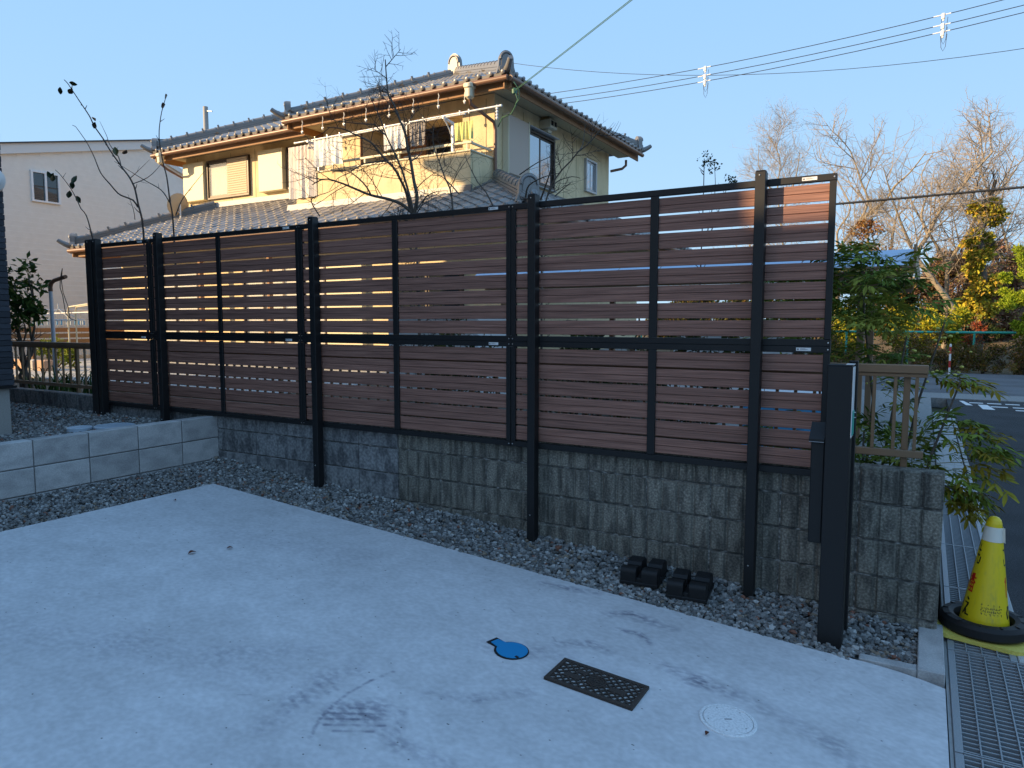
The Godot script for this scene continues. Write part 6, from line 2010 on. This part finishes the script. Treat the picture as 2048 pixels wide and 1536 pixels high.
	var tall_limbs_three := [
		[0.1224, [Vector3(1.13, 1.27, -30.00), Vector3(1.11, 2.99, -30.00), Vector3(1.13, 3.89, -30.00), Vector3(1.52, 4.76, -30.00), Vector3(1.91, 5.61, -30.00), Vector3(1.82, 6.49, -30.00), Vector3(1.99, 7.21, -30.00), Vector3(2.15, 8.30, -30.00)]],
		[0.0720, [Vector3(1.13, 3.89, -30.00), Vector3(0.70, 4.64, -29.67), Vector3(-0.02, 5.92, -29.33), Vector3(-0.56, 7.04, -29.00)]],
		[0.0648, [Vector3(1.91, 5.61, -30.00), Vector3(2.52, 6.48, -30.33), Vector3(3.03, 7.22, -30.67), Vector3(3.48, 8.10, -31.00)]],
	]
	var tall_limbs_four := [
		[0.0864, [Vector3(-5.81, 3.71, -34.00), Vector3(-6.09, 6.47, -34.00), Vector3(-6.31, 8.22, -34.00), Vector3(-6.24, 9.68, -34.00), Vector3(-6.75, 10.85, -34.00)]],
		[0.0504, [Vector3(-6.11, 6.96, -34.00), Vector3(-5.42, 8.54, -33.50), Vector3(-5.16, 9.84, -33.00)]],
		[0.0432, [Vector3(-6.30, 7.72, -34.00), Vector3(-7.19, 9.29, -34.00), Vector3(-7.28, 10.54, -34.00)]],
	]
	var tall_limbs_five := [
		[0.0864, [Vector3(3.73, 1.69, -33.00), Vector3(3.32, 4.67, -33.00), Vector3(2.98, 6.16, -33.00), Vector3(3.09, 7.41, -33.00), Vector3(3.38, 8.62, -33.00)]],
		[0.0576, [Vector3(3.08, 5.94, -33.00), Vector3(2.35, 7.40, -32.50), Vector3(2.10, 8.37, -32.00)]],
	]
	var left := limb_tree("bare_sapling", left_limbs, "slender leggy sapling with a few last oval leaves, before the grey building", "tree", "", M.dark_bark, M.dark_bark, {"ground": .6, "per_metre": 2.2, "length": .10, "depth": 0, "thin": .5, "lift": .1, "taper": .3})
	var leaf_at := [[-9.12, 4.62], [-9.18, 4.55], [-9.09, 4.47], [-8.50, 4.03], [-8.41, 4.05], [-7.06, 4.08], [-7.06, 4.02], [-8.05, 3.67], [-7.94, 3.58], [-9.56, 3.54], [-9.49, 3.52], [-9.44, 3.48], [-9.16, 3.39], [-9.12, 3.35], [-9.07, 3.25], [-9.03, 3.19]]
	var greens := [plain("dark green leaf", Color(.025, .05, .02), .45), plain("olive leaf", Color(.07, .07, .02), .5), plain("brown leaf", Color(.10, .055, .03), .6)]
	for k in leaf_at.size():
		var s := Shape.new()
		add_leaf(s, Transform3D.IDENTITY, rnd(.10, .135), rnd(.055, .07), .3, .2)
		var d := Vector3(rnd(-1, .5), rnd(-.8, .3), rnd(-.2, .2)).normalized()
		var nn := (Vector3(8.0, -1.5, 5.2).normalized() + any_dir() * .45)
		nn = (nn - d * nn.dot(d)).normalized()
		put("leaf", s.done(), greens[0 if k < 5 or k > 8 else (1 if k % 2 else 2)], left, Transform3D(Basis(d, nn, d.cross(nn)), Vector3(leaf_at[k][0], leaf_at[k][1], -1.0 + rnd(-.05, .05)) - Vector3(-7.62, 0, -1.0)))
	limb_tree("bare_garden_tree", middle_limbs, "leafless many stemmed garden tree standing before the house balcony", "tree", "", M.bark, M.dark_bark, {"ground": .5, "per_metre": 7.5, "length": .52, "depth": 2, "thin": .30, "lift": .02, "taper": .28, "spread": 1.0})
	limb_tree("bare_garden_tree", right_limbs, "smaller leafless garden tree standing before the house's side window", "tree", "", M.bark, M.dark_bark, {"ground": .5, "per_metre": 5.5, "length": .36, "depth": 1, "thin": .32, "lift": .08, "taper": .35, "spread": .9})
	var wood := {"ground": -.2, "per_metre": 1.9, "length": 2.5, "depth": 3, "thin": .25, "lift": .085, "taper": .22, "step": .35, "spread": .88, "from": .35, "fine": .52}
	limb_tree("bare_tree", tall_limbs_one, "tall bare pale tree rising beside the fence's end, orange leaves low in its crown", "tree", "", M.pale_bark, M.twig, wood)
	limb_tree("bare_tree", tall_limbs_two, "tall bare tree with a trunk leaning left behind the carport roof's end", "tree", "", M.pale_bark, M.twig, wood)
	limb_tree("bare_tree", tall_limbs_three, "tall bare tree with an upright pale trunk forking wide beneath the thick cable", "tree", "", M.pale_bark, M.twig, wood)
	limb_tree("bare_tree", tall_limbs_four, "slim bare tree whose crown shows just above the fence's right post", "tree", "", M.pale_bark, M.twig, wood)
	limb_tree("bare_tree", tall_limbs_five, "bare tree at the picture's right edge behind the yellow vine covered trunk", "tree", "", M.pale_bark, M.twig, wood)
	for q: Array in [[-13.5, -42, 5.0, "faint distant bare tree just right of the tiled house"], [-9.0, -40, 5.6, "faint distant bare tree above the middle of the fence's right panel"], [-1.2, -38, 7.2, "distant bare tree behind the carport"], [2.6, -40, 7.5, "distant bare tree behind the upright forked one"], [5.4, -36, 7.0, "bare tree partly outside the picture's right edge"]]:
		var x: float = q[0]; var z: float = q[1]; var hh: float = q[2]
		limb_tree("distant_tree", [[.13, [Vector3(x, 1.0, z), Vector3(x + .1, hh * .4, z), Vector3(x - .1, hh * .75, z), Vector3(x + .2, hh * 1.1, z)]], [.07, [Vector3(x + .1, hh * .4, z), Vector3(x + .9, hh * .7, z + .3), Vector3(x + 1.5, hh, z)]], [.07, [Vector3(x, hh * .45, z), Vector3(x - .8, hh * .75, z), Vector3(x - 1.3, hh * 1.02, z)]]], q[3], "tree", "", M.pale_bark, M.twig, wood)
	# the bank and the undergrowth of the wood
	var s := Shape.new()
	var nb := noise(401, .12, 3)
	for i in 44:
		for j in 14:
			var p: Array[Vector3] = []
			for o: Vector2i in [Vector2i(i, j), Vector2i(i + 1, j), Vector2i(i + 1, j + 1), Vector2i(i, j + 1)]:
				var x := -50.0 + o.x * 2.2; var z := -23.4 - o.y * 3.0
				p.push_back(Vector3(x, -.20 + 1.5 * smoothstep(0.0, 14.0, -23.4 - z) + (nb.get_noise_2d(x, z) * .4 if o.y > 0 else 0.0), z))
			s.quad(p[0], p[1], p[2], p[3], Vector3.UP)
	setting("wooded_bank", s, M.bank)
	var yellow := [Color(.42, .38, .025), Color(.32, .34, .025), Color(.48, .40, .04), Color(.20, .25, .03)]
	var olive := [Color(.08, .085, .02), Color(.16, .115, .03), Color(.12, .11, .03), Color(.22, .125, .03)]
	var brown := [Color(.28, .18, .11), Color(.20, .13, .085), Color(.33, .20, .13), Color(.20, .18, .06)]
	var deep := [Color(.018, .035, .012), Color(.03, .05, .015), Color(.045, .06, .02)]
	var orange := [Color(.30, .13, .03), Color(.22, .10, .03), Color(.16, .07, .03), Color(.34, .2, .05)]
	shrub("yellow_shrub", Vector3(.1, .1, -26.2), [[Vector3(-.2, 1.6, 0), Vector3(.8, .7, .6)], [Vector3(.6, 1.3, .2), Vector3(.7, .6, .5)], [Vector3(.0, .7, .3), Vector3(1.0, .5, .5)]], 5200, .13, yellow, "sunlit yellow green shrub behind the turquoise rail, right of the nandina", "shrub", "yellow shrubs behind the turquoise rail")
	shrub("yellow_shrub", Vector3(1.45, .1, -26.8), [[Vector3(.0, 1.5, 0), Vector3(.5, .6, .5)], [Vector3(.2, .8, .2), Vector3(.6, .5, .5)]], 2600, .13, yellow, "smaller sunlit yellow green shrub under the leaning pale trunk", "shrub", "yellow shrubs behind the turquoise rail")
	shrub("yellow_shrub", Vector3(-2.2, .1, -26.5), [[Vector3(.0, 1.4, 0), Vector3(.9, .8, .6)], [Vector3(.2, .6, .2), Vector3(1.0, .6, .5)]], 4200, .13, yellow, "sunlit yellow green shrub seen between the carport posts", "shrub", "yellow shrubs behind the turquoise rail")
	for k in 6:
		var x: float = [1.0, 2.1, 3.2, 4.4, -.4, -2.6][k]
		var names := ["low dull brown hedge shrub beside the striped marker post", "brownish olive hedge shrub right of the marker post across the road", "orange tinged hedge shrub beneath the turquoise rail's post", "olive hedge shrub at the picture's right edge across the road", "olive hedge shrub behind the nandina across the road", "olive hedge shrub across the road behind the carport"]
		shrub("hedge_shrub", Vector3(x, -.1, -23.9), [[Vector3(0, .75, 0), Vector3(.85, .6, .5)], [Vector3(.3, .4, .2), Vector3(.9, .45, .5)]], 3800, .085, olive + [brown[k % 4]], names[k], "shrub", "hedge shrubs along the far roadside")
	for k in 7:
		var x: float = [-7.0, -4.4, -1.2, 1.7, 3.3, 5.0, -10][k]
		var names := ["dark thicket far behind the fence's middle", "dark thicket behind the carport's left half", "dark green thicket behind the yellow shrubs", "brown thicket between the vine covered trunk and the pale trunks", "reddish brown thicket left of the juniper", "brown thicket at the picture's right edge behind the juniper", "dark thicket behind the house's right corner"]
		shrub("thicket", Vector3(x, .3, -31 - (k % 3) * 1.5), [[Vector3(0, 1.4, 0), Vector3(1.7, 1.3, .8)], [Vector3(.3, 3.0 if k in [3, 4, 5] else 2.0, 0), Vector3(1.3, 1.5 if k in [3, 4, 5] else 1.3, .8)], [Vector3(-.6, 1.0, .5), Vector3(1.2, .9, .6)]], 13000, .17, (brown + [Color(.20, .10, .08)]) if k in [3, 4, 5] else olive + deep, names[k], "thicket", "", 14)
	for k in 3:
		shrub("thicket", Vector3([.6, 2.6, 4.6][k], .5, -36.5), [[Vector3(0, 2.0, 0), Vector3(1.4, 1.8, .8)], [Vector3(.5, 3.6, 0), Vector3(1.1, 1.0, .8)]], 9000, .20, brown + [olive[1], Color(.24, .13, .10)], ["tangled brown thicket behind the leaning pale trunk", "tangled brown thicket behind the vine covered trunk", "tangled brown thicket far behind the juniper"][k], "thicket", "", 12)
	shrub("dark_shrub", Vector3(2.0, .2, -27.2), [[Vector3(0, 1.0, 0), Vector3(.9, .45, .5)], [Vector3(-.5, .6, .2), Vector3(.6, .4, .4)]], 2400, .12, deep, "dark evergreen shrub under the vine covered trunk", "shrub")
	shrub("red_leaved_shrub", Vector3(2.0, .2, -26.0), [[Vector3(.1, 1.15, 0), Vector3(.22, .35, .2)], [Vector3(-.1, .8, 0), Vector3(.3, .25, .2)]], 420, .12, [Color(.26, .06, .03), Color(.22, .09, .04)], "small red leaved shrub above the turquoise rail", "shrub")
	var vine := thing("vine_covered_trunk", Vector3(2.2, 0, -29), "trunk covered in yellowing climbing vine right of the forked pale tree", "tree")
	s = Shape.new()
	s.tube(PackedVector3Array([Vector3(0, 0, 0), Vector3(.1, 3, 0), Vector3(-.1, 5, .1), Vector3(.3, 7, 0)]), .2, .06, 8)
	twigs_from(s, PackedVector3Array([Vector3(0, 2, 0), Vector3(.1, 3, 0), Vector3(-.1, 5, .1), Vector3(.3, 7, 0)]), .03, 1.6, 16, 1)
	part("trunk", s, M.bark, vine)
	leaf_cloud(vine, "vine_leaves", [[Vector3(.1, 5.6, 0), Vector3(.6, .7, .4)], [Vector3(-.15, 4.6, 0), Vector3(.5, .7, .4)], [Vector3(-.25, 3.9, .1), Vector3(.5, .8, .4)], [Vector3(.1, 3.1, 0), Vector3(.6, .8, .4)], [Vector3(-.2, 2.2, .1), Vector3(.7, .8, .4)]], 9000, small_leaf(1, .7), .15, [Color(.46, .38, .04), Color(.36, .34, .04), Color(.50, .32, .06), Color(.22, .24, .04)], M.leaf, .5)
	var aut := thing("autumn_foliage_tree", Vector3(-1.7, 0, -27.5), "small tree keeping thin orange brown leaves, before the tall tree by the fence end", "tree")
	s = Shape.new()
	s.tube(PackedVector3Array([Vector3(0, 0, 0), Vector3(-.1, 2.2, 0), Vector3(.1, 4, 0), Vector3(-.1, 5.8, 0)]), .12, .03, 7)
	twigs_from(s, PackedVector3Array([Vector3(-.1, 2.2, 0), Vector3(.1, 4, 0), Vector3(-.1, 5.8, 0)]), .03, 1.5, 14, 2)
	part("trunk", s, M.pale_bark, aut)
	leaf_cloud(aut, "orange_leaves", [[Vector3(-.1, 5.3, 0), Vector3(.6, .6, .5)], [Vector3(.2, 4.4, 0), Vector3(.8, .7, .5)], [Vector3(-.4, 3.6, 0), Vector3(.6, .5, .5)]], 1500, small_leaf(1, .5), .13, orange, M.leaf, .6)
	# clipped conifer at the right edge: upright plumes of fine sprays
	var con := thing("juniper", Vector3(3.1, 0, -24.4), "bright green clipped juniper at the picture's right edge", "conifer")
	s = Shape.new()
	s.tube(PackedVector3Array([Vector3(.1, -.1, 0), Vector3(.0, 1.4, 0), Vector3(.2, 3.2, 0)]), .13, .05, 8)
	part("trunk", s, M.bark, con)
	leaf_cloud(con, "sprays", [[Vector3(-.42, 2.75, 0), Vector3(.22, .55, .25)], [Vector3(-.15, 2.2, .1), Vector3(.4, .45, .35)], [Vector3(.3, 2.6, 0), Vector3(.5, .75, .4)], [Vector3(.3, 3.6, 0), Vector3(.5, .9, .4)], [Vector3(.3, 4.2, 0), Vector3(.3, .5, .3)], [Vector3(.2, 1.5, .1), Vector3(.35, .3, .3)], [Vector3(.25, 1.0, .1), Vector3(.3, .3, .3)]], 15000, small_leaf(1, .30), .11, [Color(.22, .31, .02), Color(.30, .38, .03), Color(.14, .21, .018), Color(.34, .40, .04)], M.leaf, -.9)
	# low dark planting in the garden close behind the wall
	for k in range(2, 5):
		var x: float = [-6.6, -5.2, -3.6, -2.3, -1.2][k]
		shrub("garden_shrub", Vector3(x, .55, -1.5 - .25 * (k % 2)), [[Vector3(0, .45, 0), Vector3(.75, .40, .35)], [Vector3(.2, .75, 0), Vector3(.5, .32 if k > 0 else .1, .3)]], 1500, .07, deep + [olive[0], brown[1]], ["low dark garden shrub behind the fence's second panel from the left", "dark garden shrub behind the fence near its second front post", "dark garden shrub behind the fence's middle panel", "dark garden shrub behind the fence's third front post", "dark garden shrub behind the right fence panel's left half"][k], "shrub", "garden shrubs seen in slices through the fence")
	# nandina leaning over the wall's street end
	var fm := [frond_mesh(.26, 11), frond_mesh(.32, 12), frond_mesh(.22, 13)]
	rng.seed = 808
	var g1 := [leaf_mat(Color(.11, .16, .026)), leaf_mat(Color(.15, .20, .032)), leaf_mat(Color(.23, .235, .038)), leaf_mat(Color(.075, .115, .022))]
	var g2 := [leaf_mat(Color(.23, .25, .03)), leaf_mat(Color(.30, .27, .035)), leaf_mat(Color(.15, .20, .03)), leaf_mat(Color(.22, .17, .02))]
	var g3 := [leaf_mat(Color(.10, .16, .03)), leaf_mat(Color(.15, .20, .035)), leaf_mat(Color(.20, .23, .045))]
	var fr := []
	for i in 130:   # dark upper canopy
		var p := Vector3(rnd(-.42, .16), rnd(.92, 1.22), rnd(-.35, .35))
		if i < 34: p = Vector3(rnd(-.30, .10), rnd(1.2, 1.42), rnd(-.2, .2))
		if i % 5 == 0: p = Vector3(rnd(-.4, .2), rnd(.3, .95), rnd(-.3, .3))
		fr.push_back([p, Vector3(p.x * 1.2 + rnd(-.6, .6), rnd(-.1, .5), rnd(-.7, 1.0)), fm[i % 3]])
	nandina("nandina", Vector3(.12, .60, -.85), "tall dark green nandina crowding over the bronze railing's end", [[Vector3(.02, -.1, 0), Vector3(.05, .5, .02), Vector3(-.02, 1.0, 0), Vector3(-.05, 1.4, .05)], [Vector3(.10, -.1, .1), Vector3(.16, .4, .1), Vector3(.22, .9, .05)], [Vector3(-.15, -.1, 0), Vector3(-.25, .5, .1), Vector3(-.32, 1.1, 0)], [Vector3(.2, -.1, -.1), Vector3(.3, .5, 0), Vector3(.42, 1.0, 0)]], fr, g1)
	fr = []
	for i in 11: fr.push_back([Vector3(rnd(-.06, .10), rnd(.02, .30), rnd(-.12, .08)), Vector3(1.0, rnd(-.15, .35), rnd(-.2, .7)), fm[i % 3]])
	for i in 13: fr.push_back([Vector3(rnd(-.08, .05), rnd(-.16, .0), rnd(-.12, .10)), Vector3(.8, rnd(-.5, .1), rnd(-.3, .6)), fm[2]])
	for i in 4: fr.push_back([Vector3(rnd(-.1, .02), rnd(.46, .56), rnd(-.2, -.05)), Vector3(1.0, rnd(-.2, .1), rnd(-.3, .3)), fm[2]])
	nandina("nandina", Vector3(.52, .75, -.42), "yellow green nandina sprays reaching over the drain by the wall's end", [[Vector3(-.1, -.3, 0), Vector3(-.02, .1, 0), Vector3(.1, .5, -.1)], [Vector3(-.12, -.3, .05), Vector3(0, -.05, .05), Vector3(.12, -.1, .05)]], fr, g2)
	fr = []
	for i in 40: fr.push_back([Vector3(rnd(-.45, .30), rnd(-.02, .26), rnd(-.30, .05)), Vector3(rnd(-1, 1), rnd(0, .8), rnd(-.4, 1)), fm[i % 3]])
	nandina("nandina", Vector3(.15, .64, -.45), "low bright green nandina growth behind the railing's bars on the wall", [[Vector3(0, -.1, 0), Vector3(0, .3, 0)], [Vector3(-.2, -.1, 0), Vector3(-.25, .3, 0)]], fr, g3)
	# yellow berries or blooms inside the shrub
	var dots := thing("yellow_blooms", Vector3(.35, 1.35, -1.3), "small yellow blooms dotted among the dark nandina leaves", "flowers")
	var tr: Array[Transform3D] = []
	for i in 70: tr.push_back(Transform3D(Basis.IDENTITY.scaled(Vector3.ONE * rnd(.7, 1.3)), Vector3(rnd(-.25, .35), rnd(-.2, .25), rnd(-.2, .2))))
	var bl := Shape.new(); bl.ball(Vector3.ZERO, Vector3(.011, .008, .011), 6, 4)
	scatter("blooms", bl.done(), plain("yellow bloom", Color(.55, .50, .10), .7), tr, PackedColorArray(), dots)
	# dark berried sapling above the fence's middle
	var sap := limb_tree("berried_sapling", [[.010, [Vector3(-1.13, 1.8, -1.5), Vector3(-1.12, 2.5, -1.5), Vector3(-1.12, 2.86, -1.5)]], [.005, [Vector3(-1.08, 2.3, -1.5), Vector3(-1.03, 2.6, -1.5), Vector3(-1.03, 2.82, -1.45)]], [.005, [Vector3(-1.05, 2.3, -1.5), Vector3(-.98, 2.5, -1.5), Vector3(-.91, 2.70, -1.5)]]], "thin sapling tipped with small dark leaves above the fence's right panel", "tree", "", M.dark_bark, M.dark_bark, {"ground": .5, "per_metre": 6, "length": .12, "depth": 0, "thin": .5})
	var off := Vector3(-1.13, 0, -1.5)
	leaf_cloud(sap, "small_leaves", [[Vector3(-1.12, 2.86, -1.5) - off, Vector3(.06, .07, .05)], [Vector3(-1.03, 2.78, -1.45) - off, Vector3(.05, .08, .05)], [Vector3(-.92, 2.68, -1.5) - off, Vector3(.05, .05, .05)]], 150, small_leaf(1, .7), .022, deep, M.leaf)
	# glossy evergreen beside the house corner at left
	shrub("camellia", Vector3(-9.95, .6, -.75), [[Vector3(.05, 1.50, 0), Vector3(.34, .30, .28)], [Vector3(.18, 1.12, .05), Vector3(.28, .22, .22)], [Vector3(-.2, 1.2, 0), Vector3(.3, .4, .3)]], 640, .105, [Color(.02, .045, .012), Color(.035, .07, .018), Color(.06, .10, .02)], "glossy dark green evergreen beside the slate blue house corner", "shrub")
	# strap leaved clump behind the left railing
	var cl := thing("strap_leaf_clump", Vector3(-8.75, .60, -.75), "clump of long arching strap leaves behind the left railing", "plant")
	var cm := [leaf_mat(Color(.025, .055, .015)), leaf_mat(Color(.045, .085, .02)), leaf_mat(Color(.07, .10, .03))]
	for i in 90:
		var q := Shape.new()
		var a := rnd(0, TAU); var L := rnd(.4, .75)
		var base := Vector3(rnd(-.85, .75), 0, rnd(-.25, .25))
		var d := Vector3(cos(a), 0, sin(a)); var sd := Vector3(-sin(a), 0, cos(a)) * .016
		var last := base
		for k in 6:
			var t := (k + 1) / 6.0
			var nx := base + d * L * .55 * t * t + Vector3(0, L * (t - .45 * t * t * t), 0)
			var w0 := 1.0 - .15 * k; var w1 := 1.0 - .15 * (k + 1) if k < 5 else 0.05
			q.quad(last - sd * w0, last + sd * w0, nx + sd * w1, nx - sd * w1, Vector3.UP + d)
			last = nx
		part("strap_leaf", q, cm[i % 3], cl)
	shrub("flower_bed_plant", Vector3(-15.3, .62, -3.9), [[Vector3(-.4, .35, 0), Vector3(.4, .3, .2)], [Vector3(.3, .3, 0), Vector3(.4, .25, .2)]], 700, .10, [Color(.25, .26, .03), Color(.14, .2, .03)], "sunlit yellow green bedding plant behind the planter blocks", "plant", "", 4)

func leaf_mat(c: Color) -> StandardMaterial3D:
	var m := plain("leaf green", c, .7)
	m.metallic_specular = .2
	m.vertex_color_use_as_albedo = true
	m.backlight_enabled = true
	m.backlight = Color(.45, .45, .45)
	return m
